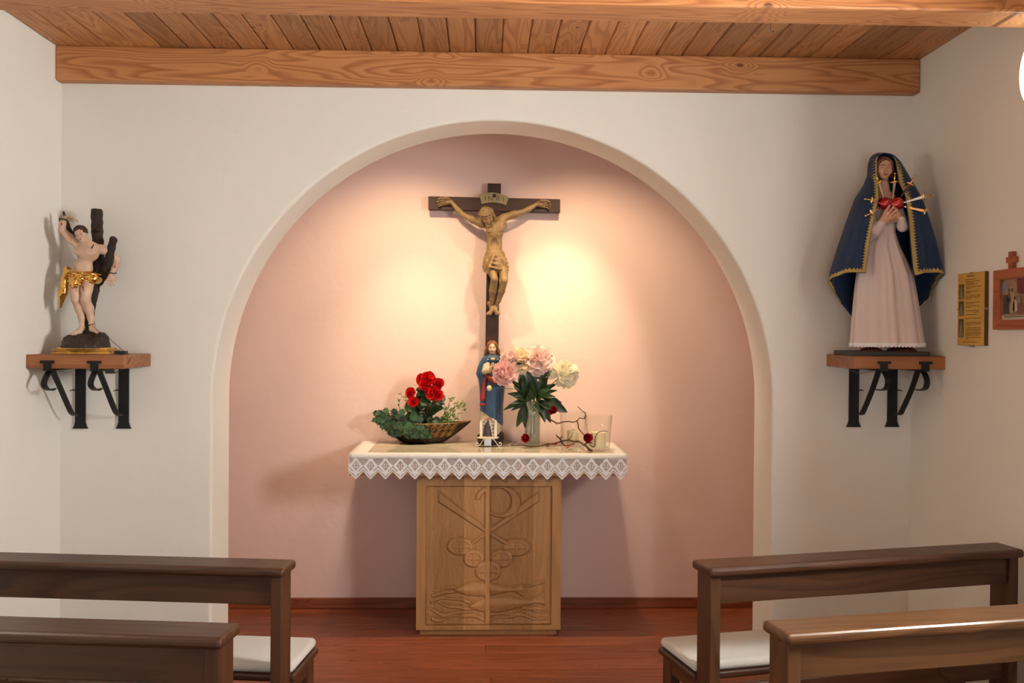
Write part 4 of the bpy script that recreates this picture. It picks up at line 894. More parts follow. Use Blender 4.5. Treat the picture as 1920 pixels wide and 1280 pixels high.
S = Sculpt(hc-Vector((.09, .09, .10)), hc+Vector((.09, .09, .085)), .0021); f_, u_, r_, M_ = BH
S.ell(PH(0, -.16, .30), (.80*HR, .90*HR, .76*HR), .004, M_); S.ell(PH(0, .80, -.25), (.60*HR, .62*HR, .72*HR), .005, M_, cut=True)
for i in range(9):
    a = math.radians(-100+25*i); S.path([PH(math.sin(a)*.3, -.1+math.cos(a)*.3, 1.02), PH(math.sin(a)*.66, -.12+math.cos(a)*.72, .66), PH(math.sin(a)*.84, -.12+math.cos(a)*.86, .28)], [.07*HR, .10*HR, .09*HR], .0015)
for sx in (-1, 1):
    for w_ in range(4): S.path([PH(.5*sx, .42-.28*w_, .5), PH(.8*sx, .30-.24*w_, -.1), PH(.72*sx, .26-.2*w_, -.75), PH(.62*sx, .34-.2*w_, -1.15)], [.10*HR, .14*HR, .13*HR, .05*HR], .0015)
for i in range(24):          # twisted band round the brow
    a = 2*math.pi*i/24; S.cap(PH(math.sin(a)*.82, -.1+math.cos(a)*.92, .46+.05*(i % 2)), PH(math.sin(a+.3)*.82, -.1+math.cos(a+.3)*.92, .52-.05*(i % 2)), .07*HR, .07*HR, .001)
for x_ in (-.22, 0, .22): S.path([PH(x_*1.4, .56, -.66), PH(x_, .62, -.95), PH(x_*.6, .58, -1.22)], [.14*HR, .13*HR, .05*HR], .002)
S.build('hair', LIMEH, cru)
# loincloth
S = Sculpt(p(450, 770, -.16), p(670, 570, .02), .0022)
S.cap(p(556, 610, -.048), p(560, 665, -.062), 72*s, 84*s, .010, flat=((0, 1, 0), .72)); S.cap(p(508, 640, -.05), p(502, 690, -.06), 34*s, 32*s, .012)
S.ell(p(585, 800, -.08), (150*s, .2, 92*s), .006, cut=True)
for a, b, ra, rb in (((482, 650, -.065), (545, 606, -.106), 9, 9), ((476, 684, -.065), (540, 622, -.112), 9, 9), ((545, 606, -.106), (634, 628, -.07), 9, 8), ((540, 634, -.116), (640, 656, -.08), 8, 9), ((530, 662, -.121), (646, 684, -.08), 8, 9), ((524, 688, -.124), (590, 704, -.120), 8, 8), ((590, 704, -.120), (646, 708, -.08), 8, 8), ((545, 615, -.112), (516, 690, -.122), 11, 10), ((516, 690, -.122), (510, 735, -.105), 9, 6), ((496, 640, -.09), (484, 712, -.08), 9, 9), ((480, 700, -.07), (505, 728, -.09), 8, 7), ((600, 634, -.106), (644, 700, -.085), 6, 7)):
    S.cap(p(*a), p(*b), ra*s, rb*s, .0035)
S.build('loincloth', LIME, cru)

# ================================================================== THINGS ON THE ALTAR
def frame_at(x0, y0, sc, cx, cy): return Frame(x0, y0, sc, pZ(x0+cx/sc, y0+cy/sc, TZ).y)
# ------------------------------------------------------------------ praying woman
M = Frame(860, 620, 5.333, 5.465); p = M.p; s = M.s
mad = empty('madonna_figurine', (p(315, 1100).x, M.Y, TZ), 'painted figurine of a praying woman in a blue cloak standing before the cross', 'figurine')
CREAM = mat('cream_robe_paint', (.62, .52, .36), .5, var=.12, vscale=20); BLUEP = mat('blue_cloak_paint', (.035, .085, .175), .42, var=.2, vscale=16); REDP = mat('red_lining_paint', (.26, .022, .018), .45); IVORY = mat('ivory_skin_paint', (.66, .50, .33), .42); GINGER = mat('auburn_hair_paint', (.24, .085, .03), .5, var=.35, vscale=70)
S = Sculpt((p(150, 0).x, M.Y-.1, TZ-.003), (p(480, 0).x, M.Y+.1, p(0, 980).z), .0025)
S.ell(p(318, 1075), (132*s, .058, 62*s), .006); S.ell(p(230, 1060, -.01), (50*s, .04, 36*s), .008); S.ell(p(410, 1050), (44*s, .045, 62*s), .008); S.cap(p(318, 1100), p(318, 1125), 128*s, 128*s, .004, flat=((0, 1, 0), .8)); S.F[:, :, :2] = .05
S.build('rock_base', mat('black_brown_base', (.022, .014, .010), .5, var=.3, vscale=40), mad)
def loft(name, rows, hem, m, parent, nu=96, nv=50, am=.03, ph=0.0, top=None):
    R_ = np.array(rows, float); V = []; y0 = rows[0][0]
    for j in range(nv+1):
        for kk in range(nu):
            a = 2*math.pi*kk/nu; ye = hem(math.cos(a), math.sin(a)); y = y0+(ye-y0)*j/nv
            c, hw, dp = [np.interp(y, R_[:, 0], R_[:, i]) for i in (1, 2, 3)]; w = min(1, max(0, (y-y0)/(R_[-1, 0]-y0)))
            fo = 1+am*w*(math.sin(9*a+ph)*.6+math.sin(5*a+1+ph)*.6+.4*math.sin(14*a)); V.append(p(c+hw*math.cos(a)*fo, y, dp*math.sin(a)*fo))
    F_ = [(j*nu+kk, (j+1)*nu+kk, (j+1)*nu+(kk+1) % nu, j*nu+(kk+1) % nu) for j in range(nv) for kk in range(nu)]
    F_.append(tuple(range(nu))); return add_mesh(name, V, F_, m, parent, smooth=True)
loft('robe', [(700, 318, 92, .044), (800, 320, 104, .05), (1000, 322, 112, .056), (1040, 322, 112, .056)], lambda c, d: 1020+10*c, CREAM, mad, am=.05)
loft('cloak', [(236, 336, 50, .026), (262, 338, 98, .034), (300, 334, 118, .04), (360, 324, 136, .046), (430, 316, 146, .052), (490, 328, 132, .054), (560, 332, 128, .055), (650, 330, 120, .055), (750, 326, 114, .056), (860, 325, 112, .058), (940, 330, 108, .058)], lambda c, d: (862+78*c) if d < .3 else 940, BLUEP, mad, am=.05, ph=.8)
S = Sculpt(p(150, 330, -.09), p(470, 60, .06), .0016)
hc = p(335, 165, -.012); HR = 64*s; PH, BH = head(S, hc, HR, Vector((0, -1, -.12)), Vector((0, 0, 1)))
S.path([p(338, 210, -.002), p(340, 260, -.004)], [30*s, 34*s], .006); S.ell(p(340, 285, -.012), (58*s, .026, 40*s), .006)
S.build('head_and_neck', IVORY, mad); face_paint(PH, BH, HR, mad, mat('painted_lips_rose', (.4, .07, .06), .35), GINGER, mat('ivory_lid', (.48, .33, .21), .4))
S = Sculpt(p(220, 290, -.09), p(450, 60, .07), .0018); f_, u_, r_, M_ = BH
S.ell(PH(0, -.18, .26), (.84*HR, .92*HR, .84*HR), .003, M_); S.ell(PH(0, .76, -.22), (.56*HR, .74*HR, .80*HR), .004, M_, cut=True)
for sx in (-1, 1):
    for w_ in range(4): S.path([PH(.5*sx, .5-.26*w_, .6), PH(.86*sx, .28-.22*w_, -.05), PH((.96+.05*w_)*sx, .14-.2*w_, -.7), PH((1.25-.06*w_)*sx, .1-.2*w_, -1.25)], [.10*HR, .15*HR, .17*HR, .08*HR], .0015)
S.build('hair', GINGER, mad)
S = Sculpt(p(225, 450, -.13), p(450, 270, 0), .0016)       # sleeves and praying hands
S.path([p(268, 350, -.05), p(262, 400, -.058), p(300, 390, -.078), p(322, 360, -.09)], [26*s, 30*s, 26*s, 15*s], .005); S.path([p(400, 350, -.05), p(405, 395, -.058), p(380, 385, -.078), p(356, 360, -.09)], [24*s, 28*s, 24*s, 15*s], .005)
S.path([p(290, 330, -.05), p(300, 400, -.066)], [20*s, 22*s], .006); S.build('sleeves', CREAM, mad)
S = Sculpt(p(280, 440, -.15), p(400, 270, -.03), .0013)
for sx in (-1, 1): S.path([p(339+sx*16, 395, -.086), p(339+sx*13, 360, -.098), p(339+sx*6, 318, -.106)], [13*s, 14*s, 8*s], .0015, flat=((1, 0, 0), .7)); S.cap(p(339+sx*12, 375, -.098), p(339+sx*4, 345, -.112), 6*s, 5*s, .001)
S.build('praying_hands', IVORY, mad)
S = Sculpt(p(190, 780, -.12), p(450, 400, 0), .0018)
S.path([p(285, 440, -.064), p(320, 475, -.074), p(365, 500, -.074), p(425, 492, -.058)], [16*s, 26*s, 28*s, 20*s], .004); S.path([p(262, 470, -.062), p(252, 560, -.062), p(238, 668, -.060)], [14*s, 20*s, 28*s], .004, flat=((0, 1, 0), .5)); S.path([p(225, 730, -.052), p(262, 728, -.062)], [16*s, 14*s], .004)
S.build('cloak_lining', REDP, mad)
MB().tube(spline([p(282, 268, -.03), p(300, 290, -.042), p(340, 292, -.046), p(385, 288, -.042), p(402, 268, -.03)], 6), .0028, 6).build('neck_band', BLUEP, mad, smooth=True)
for x_ in (290, 388): MB().ell(p(x_, 285, -.044), (8*s, .004, 8*s)).build('clasp', GOLD, mad, smooth=True)
# ------------------------------------------------------------------ display stand with a miniature shrine
T = frame_at(860, 620, 5.333, 300, 1152); p = T.p; s = T.s
WHITEP = mat('ivory_glaze', (.68, .62, .48), .25, coat=.4)
st = empty('display_stand', (p(300, 1150).x, T.Y, TZ), 'small ivory stand on curled feet in front of the praying figurine', 'stand')
zc = p(298, 1068).z
MB().lathe([(0.0, zc-.004), (.09*1, zc-.004), (.1, zc), (.1, zc+.004), (0.0, zc+.005)], (p(298, 0).x, T.Y, 0), 36, 112*s/.1, .35).build('plate', WHITEP, st, smooth=True)
for sx in (-1, 1):
    pts = [(300+sx*30, 1078), (300+sx*55, 1090), (300+sx*72, 1112), (300+sx*88, 1138), (300+sx*112, 1146), (300+sx*128, 1134), (300+sx*124, 1120), (300+sx*108, 1118), (300+sx*104, 1130)]
    q = [p(a, b) for a, b in pts]
    for w in q: w.z = max(w.z, TZ+.003)
    MB().strip(spline(q, 5), (0, 1, 0), .026, .004).build('curled_foot', WHITEP, st, smooth=True)
o = MB().box((p(262, 0).x, T.Y-.012, TZ), (p(335, 0).x, T.Y+.012, zc-.003)).build('pillar', mat('silver_paint', (.45, .46, .5), .3, .6), st); bevel(o, .003, 2)
sh = empty('miniature_shrine', (p(298, 1060).x, T.Y, zc+.005), 'tiny ivory winged shrine with a dark robed figure, on the small stand', 'shrine')
zb_ = zc+.005
def loopz(pts): return [(q.x, max(q.z, zb_)) for q in (p(a, b) for a, b in pts)]
v, f = slab([loopz([(222, 1058), (372, 1058), (372, 930), (366, 895), (345, 872), (318, 885), (298, 868), (278, 885), (250, 872), (230, 895), (222, 930)])], .008, (0, T.Y+.012, 0), (1, 0, 0), (0, 0, 1), bev=.001); add_mesh('back_panel', v, f, WHITEP, sh)
for sx in (-1, 1):
    w = MB()
    for i, yy_ in enumerate((910, 945, 980, 1015)): w.ell(p(297+sx*(44+i*3), yy_, -.004), (14*s, .003, 12*s))
    w.build('gilt_rays', mat('dull_gilt', (.38, .22, .08), .4, .5), sh, smooth=True)
    v, f = slab([loopz([(297+sx*58, 1058), (297+sx*86, 1058), (297+sx*86, 900), (297+sx*70, 885), (297+sx*60, 930)][::1 if sx > 0 else -1])], .006, (0, T.Y-.002, 0), (1, 0, 0), (0, 0, 1)); add_mesh('wing', v, f, WHITEP, sh)
MB().lathe([(.026, zb_), (.025, zb_+.01), (.017, p(0, 960).z), (.010, p(0, 925).z), (.006, p(0, 915).z)], (p(294, 0).x, T.Y-.004, 0), 16, 1, .6).ell(p(294, 905, -.004), (11*s, .006, 13*s)).build('robed_figure', mat('dark_pewter', (.05, .045, .055), .4, .3), sh, smooth=True)
o = MB().box((p(250, 0).x, T.Y-.022, zb_), (p(338, 0).x, T.Y+.006, zb_+.006)).build('foot_board', mat('dull_gilt', (.38, .22, .08), .4, .5), sh)
cr = MB()
for a, b in ((262, 890), (280, 882), (297, 878), (314, 882), (330, 890)): cr.ell(p(a, b, -.003), (9*s, .004, 10*s))
cr.build('crown_of_rays', mat('coral_paint', (.5, .2, .13), .45), sh, smooth=True)

# ------------------------------------------------------------------ boat shaped planter
B_ = frame_at(680, 680, 7.527, 850, 1120); p = B_.p; s = B_.s
BRONZE = mat('dark_bronze', (.045, .026, .014), .45, .5, var=.4, vscale=25); BRGOLD = mat('rubbed_gold', (.36, .20, .065), .38, .8, var=.3, vscale=40)
bz = p(850, 1150).z; dz0 = TZ+.0055-bz
def bowl(x, t):
    """t 0 bottom .. 1 rim; x -1..1 along the boat -> front point (crop x, z, depth)"""
    lx = 285+(390*t**.85); dp = .052+.040*t; zz = p(0, 1150).z+dz0+(p(0, 885).z-p(0, 1150).z)*t+.010*t*abs(x)**3
    return (p(857+lx*x, 0).x, zz, dp*(1-abs(x)**1.8))
pl = empty('planter_bowl', (p(850, 0).x, B_.Y, TZ), 'boat shaped bronze bowl with gold spirals, filled with red flowers and ivy', 'planter')
NX, NT = 40, 14; V = []; F_ = []
for j in range(NT+1):
    for side in (-1, 1):
        for i in range(NX+1):
            x = -1+2*i/NX; a, z, d = bowl(x, j/NT); V.append((a, B_.Y+side*d, z))
W_ = 2*(NX+1)
for j in range(NT):
    for sd in (0, 1):
        for i in range(NX):
            a = j*W_+sd*(NX+1)+i; F_.append((a, a+1, a+W_+1, a+W_) if sd == 0 else (a+1, a, a+W_, a+W_+1))
for i in range(NX): F_.append((i+1, i, NX+1+i, NX+2+i))
ob = add_mesh('bowl', V, F_, BRONZE, pl, smooth=True); so = ob.modifiers.new('solid', 'SOLIDIFY'); so.thickness = .004; so.offset = 1
rim = [Vector((bowl(x, 1)[0], B_.Y-bowl(x, 1)[2], bowl(x, 1)[1])) for x in np.linspace(-1, 1, 40)]+[Vector((bowl(x, 1)[0], B_.Y+bowl(x, 1)[2], bowl(x, 1)[1])) for x in np.linspace(1, -1, 40)]
MB().tube(rim, .003, 6).build('rim', BRGOLD, ob, smooth=True)
for row, t0, n_, rr in ((0, .77, 11, .0195), (1, .42, 9, .0185)):
    for i in range(n_):
        x0 = -.80+1.60*(i+.5*(row))/(n_-.5)
        if abs(x0) > .84: continue
        c0 = bowl(x0, t0); lxm = (p(857+285+390*t0**.85, 0).x-p(857, 0).x); zh = bowl(0, 1)[1]-bowl(0, 0)[1]; pts = []
        for k_ in range(22):
            a = k_*.58+(0 if i % 2 else .6); r_ = rr*(1-k_/25); xx = x0+r_*math.cos(a)*.9/lxm; tt = t0+r_*math.sin(a)/zh
            q = bowl(max(-.98, min(.98, xx)), max(.02, min(1, tt))); pts.append(Vector((q[0], B_.Y-q[2]-.004, q[1])))
        MB().tube(pts, .0030, 5).build('spiral', BRGOLD, ob, smooth=True)
MB().box((p(780, 0).x, B_.Y-.03, TZ+.0008), (p(920, 0).x, B_.Y+.03, TZ+.006)).build('foot', BRONZE, pl)
V = []
for side in (-1, 1):
    for x in np.linspace(-.94, .94, 30): q = bowl(x, .84); V.append((q[0], B_.Y+side*(q[2]-.006), q[1]))
add_mesh('soil', V, [(i, i+1, 31+i, 30+i) for i in range(29)], mat('potting_soil', (.03, .018, .01), .95, bump=.8, bscale=120), pl)
# ------------------------------------------------------------------ leaf and petal meshes (local: base at origin, along +Y, face +Z)
def raw_mesh(name, V, F_, m, smooth=True):
    me = bpy.data.meshes.new(name); me.from_pydata([tuple(v) for v in V], [], F_); me.materials.append(m)
    if smooth: me.polygons.foreach_set('use_smooth', [True]*len(F_))
    me.update(); return me
def fan_leaf(name, outline, m, fold=.12, droop=.15):
    """leaf from a half outline [(x, y)] mirrored; folded along the midrib"""
    n = len(outline); V = []
    for x, y in outline: V.append((0, y, -droop*y*y))
    for x, y in outline: V.append((x, y, fold*x-droop*y*y))
    for x, y in outline: V.append((-x, y, fold*x-droop*y*y))
    F_ = [(i, n+i, n+i+1, i+1) for i in range(n-1)]+[(i, i+1, 2*n+i+1, 2*n+i) for i in range(n-1)]
    return raw_mesh(name, V, F_, m)
LEAFD = mat('begonia_leaf', (.018, .055, .014), .38, rand=.35, var=.3, vscale=20); LEAFI = mat('ivy_leaf', (.035, .095, .04), .38, rand=.35, var=.35, vscale=25); LEAFP = mat('peony_leaf', (.016, .042, .012), .36, rand=.4, var=.2, vscale=15); LEAFW = mat('pale_leaf', (.10, .16, .035), .5, rand=.3); STEM = mat('green_stem', (.07, .12, .03), .5); WOODST = mat('brown_stem', (.06, .035, .02), .6)
IVY = fan_leaf('ivy_leaf_mesh', [(.0, -.02), (.30, -.12), (.30, .08), (.52, .18), (.36, .34), (.42, .55), (.2, .62), (.10, .82), (0, 1.0)], LEAFI, .18, .12)
BEG = fan_leaf('begonia_leaf_mesh', [(0, 0), (.30, -.10), (.50, .06), (.55, .3), (.48, .55), (.34, .74), (.16, .9), (0, .96)], LEAFD, .22, .2)
PEO = fan_leaf('peony_leaf_mesh', [(0, 0), (.05, .05), (.13, .22), (.17, .42), (.15, .6), (.10, .78), (.045, .92), (0, 1.0)], LEAFP, .5, .22)
WIS = fan_leaf('small_leaf_mesh', [(0, 0), (.12, .2), (.17, .5), (.1, .8), (0, 1)], LEAFW, .3, .1)
def orient(base, tip, normal, width=1.0):
    b, t = Vector(base), Vector(tip); L_ = (t-b).length; y = (t-b)/L_; z = Vector(normal); z = (z-y*z.dot(y)).normalized(); x = y.cross(z)
    return Matrix(((x.x*L_*width, y.x*L_, z.x*L_, b.x), (x.y*L_*width, y.y*L_, z.y*L_, b.y), (x.z*L_*width, y.z*L_, z.z*L_, b.z), (0, 0, 0, 1)))
R2 = random.Random(11)
# ivy
ivy = empty('ivy_plant', (p(600, 0).x, B_.Y, bowl(0, .84)[1]), 'green ivy spilling over the left half of the bronze bowl', 'ivy')
def front_d(x, y):       # depth just in front of the bowl at crop (x, y)
    t = max(0, min(1, (1150-y)/265)); lx = 285+390*t**.85; q = bowl(max(-.97, min(.97, (x-857)/lx)), t); return -q[2]
vines = [[(760, 850, 0), (640, 800, -.06), (480, 760, -.08), (330, 740, -.07), (250, 780, -.06), (210, 810, -.06)], [(720, 850, 0), (560, 790, -.04), (450, 720, -.03), (345, 700, -.03)], [(800, 860, -.03), (780, 940, None), (700, 1020, None), (690, 1070, None)], [(820, 860, -.03), (840, 960, None), (880, 1060, None), (905, 1130, None)], [(700, 850, -.03), (600, 900, None), (520, 960, None), (470, 1020, None)], [(640, 840, -.02), (480, 870, None), (390, 900, None), (300, 900, None)]]
spots = []
for vn in vines:
    pts = [p(a, b, (front_d(a, b)-.018) if c is None else c) for a, b, c in vn]; MB().tube(spline(pts, 5), .0014, 5).build('vine', WOODST, ivy, smooth=True)
for cx_, cy_, rx_, ry_, n_ in ((400, 790, 170, 90, 18), (640, 800, 200, 100, 26), (720, 930, 190, 80, 24), (780, 1040, 130, 70, 14), (900, 1090, 70, 40, 5), (560, 920, 130, 70, 12), (250, 760, 60, 70, 6), (470, 1000, 70, 40, 4), (330, 900, 70, 50, 6)):
    for _ in range(n_):
        a = R2.uniform(0, 6.28); q = math.sqrt(R2.random()); spots.append((cx_+rx_*q*math.cos(a), cy_+ry_*q*math.sin(a)))
spots += [(335, 690), (235, 715), (455, 705), (690, 1045), (800, 1095), (905, 1085), (930, 1120), (560, 690), (185, 790), (850, 760)]
for a, b in spots:
    d = front_d(a, b)-R2.uniform(.012, .035) if b > 860 else R2.uniform(-.095, .03); L_ = R2.uniform(75, 125)*s
    c0 = p(a, b, d); ang = R2.uniform(-1.2, 1.2)+math.pi; t_ = c0+Vector((math.sin(ang), R2.uniform(-.5, .1), math.cos(ang)))*L_*.6; b_ = c0-Vector((math.sin(ang), 0, math.cos(ang)))*L_*.4
    up_ = max(0, TZ+.03-min(t_.z, b_.z)); t_.z += up_; b_.z += up_
    share('leaf', IVY, orient(b_, t_, Vector((R2.uniform(-.5, .5), -1, R2.uniform(.1, .9)))), ivy)
# begonia
beg = empty('begonia_plant', (p(900, 0).x, B_.Y, bowl(0, .84)[1]), 'red flowering begonia rising from the bronze bowl', 'begonia')
FLR = [mat('red_petal', (.62, .010, .012), .45, rand=.15, sub=.15)][0]
PET = fan_leaf('begonia_petal_mesh', [(0, 0), (.2, .12), (.42, .4), (.48, .7), (.3, .93), (0, 1.0)], FLR, .25, -.35)
for (tx, ty, d) in ((890, 280, -.03), (1080, 320, -.02), (1020, 450, -.05), (700, 430, -.03), (740, 540, -.06), (860, 560, 0), (1000, 600, 0)):
    MB().tube(spline([p(905+R2.uniform(-25, 25), 880, R2.uniform(-.01, .01)), p(915+(tx-905)*.25, 720, d*.3), p(tx, ty, d)], 5), [.0045]*6+[.0035]*5, 6).build('stem', mat('begonia_stem', (.05, .07, .02), .45), beg, smooth=True)
for (a, b, L_) in ((660, 590, 150), (740, 630, 150), (830, 600, 150), (900, 540, 150), (980, 590, 160), (1060, 560, 140), (1090, 640, 120), (870, 450, 130), (800, 460, 110), (1100, 480, 110), (680, 640, 120), (780, 680, 130), (930, 660, 150), (1040, 660, 120), (820, 540, 140), (960, 500, 130), (930, 780, 130), (900, 730, 120), (790, 380, 80), (920, 380, 90), (640, 650, 100), (1000, 690, 110), (880, 830, 130), (980, 810, 120), (1060, 820, 120), (1150, 825, 110), (850, 660, 140), (720, 560, 110), (780, 740, 120), (1100, 560, 110)):
    d = R2.uniform(-.06, .02); dx = (a-890)/220; c0 = p(a, b, d); dirv = Vector((dx+R2.uniform(-.4, .4), R2.uniform(-.6, .1), R2.uniform(-.6, .3))).normalized()
    share('leaf', BEG, orient(c0-dirv*L_*s*.5, c0+dirv*L_*s*.5, Vector((R2.uniform(-.3, .3), -1, R2.uniform(.2, 1.1))), R2.uniform(.85, 1.1)), beg)
def ruffle(name, c, R, n, parent, pm, flat=.75, front=Vector((0, -1, .25)), layers=(1.0, .75, .5), seed=0, wid=1.0, elev=(.1, .5, .95)):
    rr = random.Random(seed); f0 = front.normalized(); core = MB().ell(c, (R*.35, R*.3, R*.35)).build(name, pm.materials[0], parent, smooth=True)
    k_ = 0
    for li, lay in enumerate(layers):
        m_ = max(4, int(n*lay))
        for i in range(m_):
            a = 2*math.pi*(i+.5*li)/m_+rr.uniform(-.2, .2); e = elev[min(li, len(elev)-1)]+rr.uniform(-.2, .2)
            sx = Vector((1, 0, 0)); sx = (sx-f0*sx.dot(f0)).normalized(); sy = f0.cross(sx)
            rad = sx*math.cos(a)+sy*math.sin(a); dirv = (rad*math.cos(e)+f0*math.sin(e)).normalized(); nn = (f0*math.cos(e)-rad*math.sin(e))
            L_ = R*(1.0 if li < 2 else .93)*rr.uniform(.82, 1.15)
            share('petal', pm, orient(c+rad*R*.05, c+dirv*L_, nn+rad*rr.uniform(-.3, .3), wid*rr.uniform(.9, 1.2)), core)
for i, (a, b, r_, d) in enumerate(((840, 235, 95, -.035), (930, 240, 100, -.04), (880, 310, 80, -.06), (1075, 300, 78, -.03), (1000, 420, 92, -.06), (1060, 450, 70, -.07), (690, 420, 66, -.03), (735, 535, 68, -.07))):
    ruffle('flower', p(a, b, d), r_*s*1.15, 8, beg, PET, seed=20+i, wid=1.25, front=Vector((R2.uniform(-.5, .5), -1, R2.uniform(.0, .6))))
# wispy trailing plant
wis = empty('wispy_creeper', (p(1180, 0).x, B_.Y, bowl(0, .84)[1]), 'wispy small leaved creeper at the right end of the bronze bowl', 'plant')
def wispy(path, parent, nl, ls):
    pts = spline([p(*q) for q in path], 8); MB().tube(pts, .0011, 5).build('stem', STEM, parent, smooth=True)
    for i in range(nl):
        q = pts[int((i+1)/(nl+1)*(len(pts)-1))]; dirv = Vector((R2.uniform(-1, 1), R2.uniform(-.6, .3), R2.uniform(-.7, 1))).normalized(); share('leaf', WIS, orient(q, q+dirv*ls*s*R2.uniform(.7, 1.3), Vector((R2.uniform(-.5, .5), -1, .4))), parent)
for path in ([(1130, 830, 0), (1180, 720, -.01), (1260, 640, -.02), (1400, 570, -.02), (1440, 560, -.02)], [(1130, 830, 0), (1220, 760, -.03), (1330, 640, -.04), (1420, 620, -.04), (1470, 700, -.04)], [(1120, 830, 0), (1160, 650, 0), (1150, 520, 0), (1170, 460, 0)], [(1150, 830, 0), (1200, 640, .01), (1230, 520, .01), (1250, 490, .01)], [(1160, 830, -.02), (1250, 790, -.05), (1330, 760, -.06), (1380, 800, -.06)], [(1150, 830, -.01), (1240, 700, 0), (1320, 600, 0), (1340, 560, 0)], [(1150, 830, -.03), (1200, 760, -.05), (1290, 720, -.06), (1370, 700, -.06)], [(1140, 830, -.02), (1170, 740, -.04), (1190, 600, -.05)], [(1140, 830, -.02), (1200, 800, -.05), (1270, 800, -.06), (1310, 820, -.06)]):
    wispy(path, wis, 12, 62)
twg = empty('thin_twig', (p(520, 0).x, B_.Y, bowl(0, .84)[1]), 'thin sprouting twig rising from the ivy left of the red flowers', 'twig')
wispy([(530, 840, .02), (515, 690, .02), (512, 560, .02), (545, 480, .02), (535, 410, .02)], twg, 7, 62); wispy([(640, 760, .02), (610, 570, .02), (560, 510, .02)], twg, 3, 60)

# ------------------------------------------------------------------ vase of peonies
K = frame_at(860, 620, 5.333, 745, 1150); p = K.p; s = K.s
GLASS = thin_glass('clear_glass', (.985, .99, .98), .85, .025); CUTG = thin_glass('cut_crystal', (.80, .84, .76), .6, .12, .08, .16)
def petal_mat(name, c):
    """thin petal: reflects and lets light through"""
    m = bpy.data.materials.new(name); m.use_nodes = True; nt = m.node_tree; nt.nodes.clear(); L = nt.links.new
    ou = nd(nt, 'ShaderNodeOutputMaterial'); df = nd(nt, 'ShaderNodeBsdfDiffuse'); tl = nd(nt, 'ShaderNodeBsdfTranslucent'); ms = nd(nt, 'ShaderNodeMixShader'); ms.inputs[0].default_value = .42
    oi = nd(nt, 'ShaderNodeObjectInfo'); h = nd(nt, 'ShaderNodeHueSaturation'); h.inputs['Color'].default_value = (*c, 1); mp = nd(nt, 'ShaderNodeMapRange'); mp.inputs['To Min'].default_value = .75; mp.inputs['To Max'].default_value = 1.2; L(oi.outputs['Random'], mp.inputs['Value']); L(mp.outputs[0], h.inputs['Saturation'])
    L(h.outputs[0], df.inputs[0]); L(h.outputs[0], tl.inputs[0]); L(df.outputs[0], ms.inputs[1]); L(tl.outputs[0], ms.inputs[2]); L(ms.outputs[0], ou.inputs[0]); return m
vx = p(745, 0).x; zt_ = p(0, 700).z; hv = zt_-TZ; r0 = 88*s
prof = [(r0*.72, 0), (r0*.86, .006), (r0*.86, hv*.3), (r0*.92, hv*.7), (r0*1.0, hv), (r0*.94, hv), (r0*.86, hv*.7), (r0*.78, hv*.3), (r0*.7, .014), (.001, .012)]
vase = MB().lathe([(.001, 0)]+prof, (vx, K.Y, TZ), 40, cap=False).build('glass_vase', CUTG, None, smooth=True, origin=(vx, K.Y, TZ), label='clear cut glass vase holding the peonies', cat='vase')
FPK = petal_mat('pink_petal', (.93, .66, .64)); FCR = petal_mat('cream_petal', (.93, .82, .60)); FWH = petal_mat('white_petal', (.92, .90, .76)); FBL = petal_mat('blush_petal', (.94, .78, .73))
def petalm(n_, m): return fan_leaf(n_, [(0, 0), (.10, .1), (.26, .38), (.36, .66), (.34, .84), (.22, .95), (.10, .96), (0, .93)], m, .22, -.16)
PK, CR, WH, BL = petalm('pink_petal_mesh', FPK), petalm('cream_petal_mesh', FCR), petalm('white_petal_mesh', FWH), petalm('blush_petal_mesh', FBL)
mouth = p(745, 690)
def pompon(name, c, R, n, parent, pm, front, seed):
    """shaggy double bloom: petals all round a core, the outer ones larger and spread"""
    rr = random.Random(seed); f0 = front.normalized(); core = MB().ell(c, (R*.5, R*.5, R*.5)).build(name, pm.materials[0], parent, smooth=True)
    for i in range(n):
        z = 1-1.55*(i+.5)/n; a = i*2.399963; q = math.sqrt(max(0, 1-z*z)); sx = Vector((1, 0, 0)); sx = (sx-f0*sx.dot(f0)).normalized(); sy = f0.cross(sx)
        dv = (f0*z+sx*q*math.cos(a)+sy*q*math.sin(a)).normalized(); jit = Vector((rr.uniform(-1, 1), rr.uniform(-1, 1), rr.uniform(-1, 1)))*.42
        out = 1.0 if z > .1 else 1.12; base = c+dv*R*.32; tip = c+(dv+jit).normalized()*R*out*rr.uniform(.82, 1.08)
        tang = (f0-dv*f0.dot(dv)); tang = tang+jit*1.2 if tang.length > .15 else jit+sx
        share('petal', pm, orient(base, tip, tang, rr.uniform(.75, 1.25)), core)
def peony(cx_, cy_, r_, d, pm, label, seed, front):
    t = empty('peony', (vx, K.Y, TZ+.02), label, 'peony', 'peonies in the glass vase')
    c = p(cx_, cy_, d); rr = random.Random(seed)
    b0 = Vector((vx+rr.uniform(-.018, .018), K.Y+rr.uniform(-.018, .018), TZ+.02)); mid = Vector((vx+(c.x-vx)*.12, K.Y+d*.2, zt_))
    MB().tube(spline([b0, mid, mid+(c-mid)*.6+Vector((0, 0, .01)), c], 6), .0026, 6).build('stem', STEM, t, smooth=True)
    pompon('bloom', c, r_*s*1.12, 105, t, pm, front, seed)
    return t, c
peony(605, 295, 120, -.005, CR, 'cream peony at the back of the bouquet, upper middle', 1, Vector((-.1, -.7, .7)))
peony(515, 280, 92, -.03, BL, 'blush peony half hidden at the upper left of the bouquet', 2, Vector((-.6, -.8, .5)))
peony(800, 290, 130, -.02, BL, 'large blush peony with red flecked edge, top right of the bouquet', 3, Vector((.2, -.8, .6)))
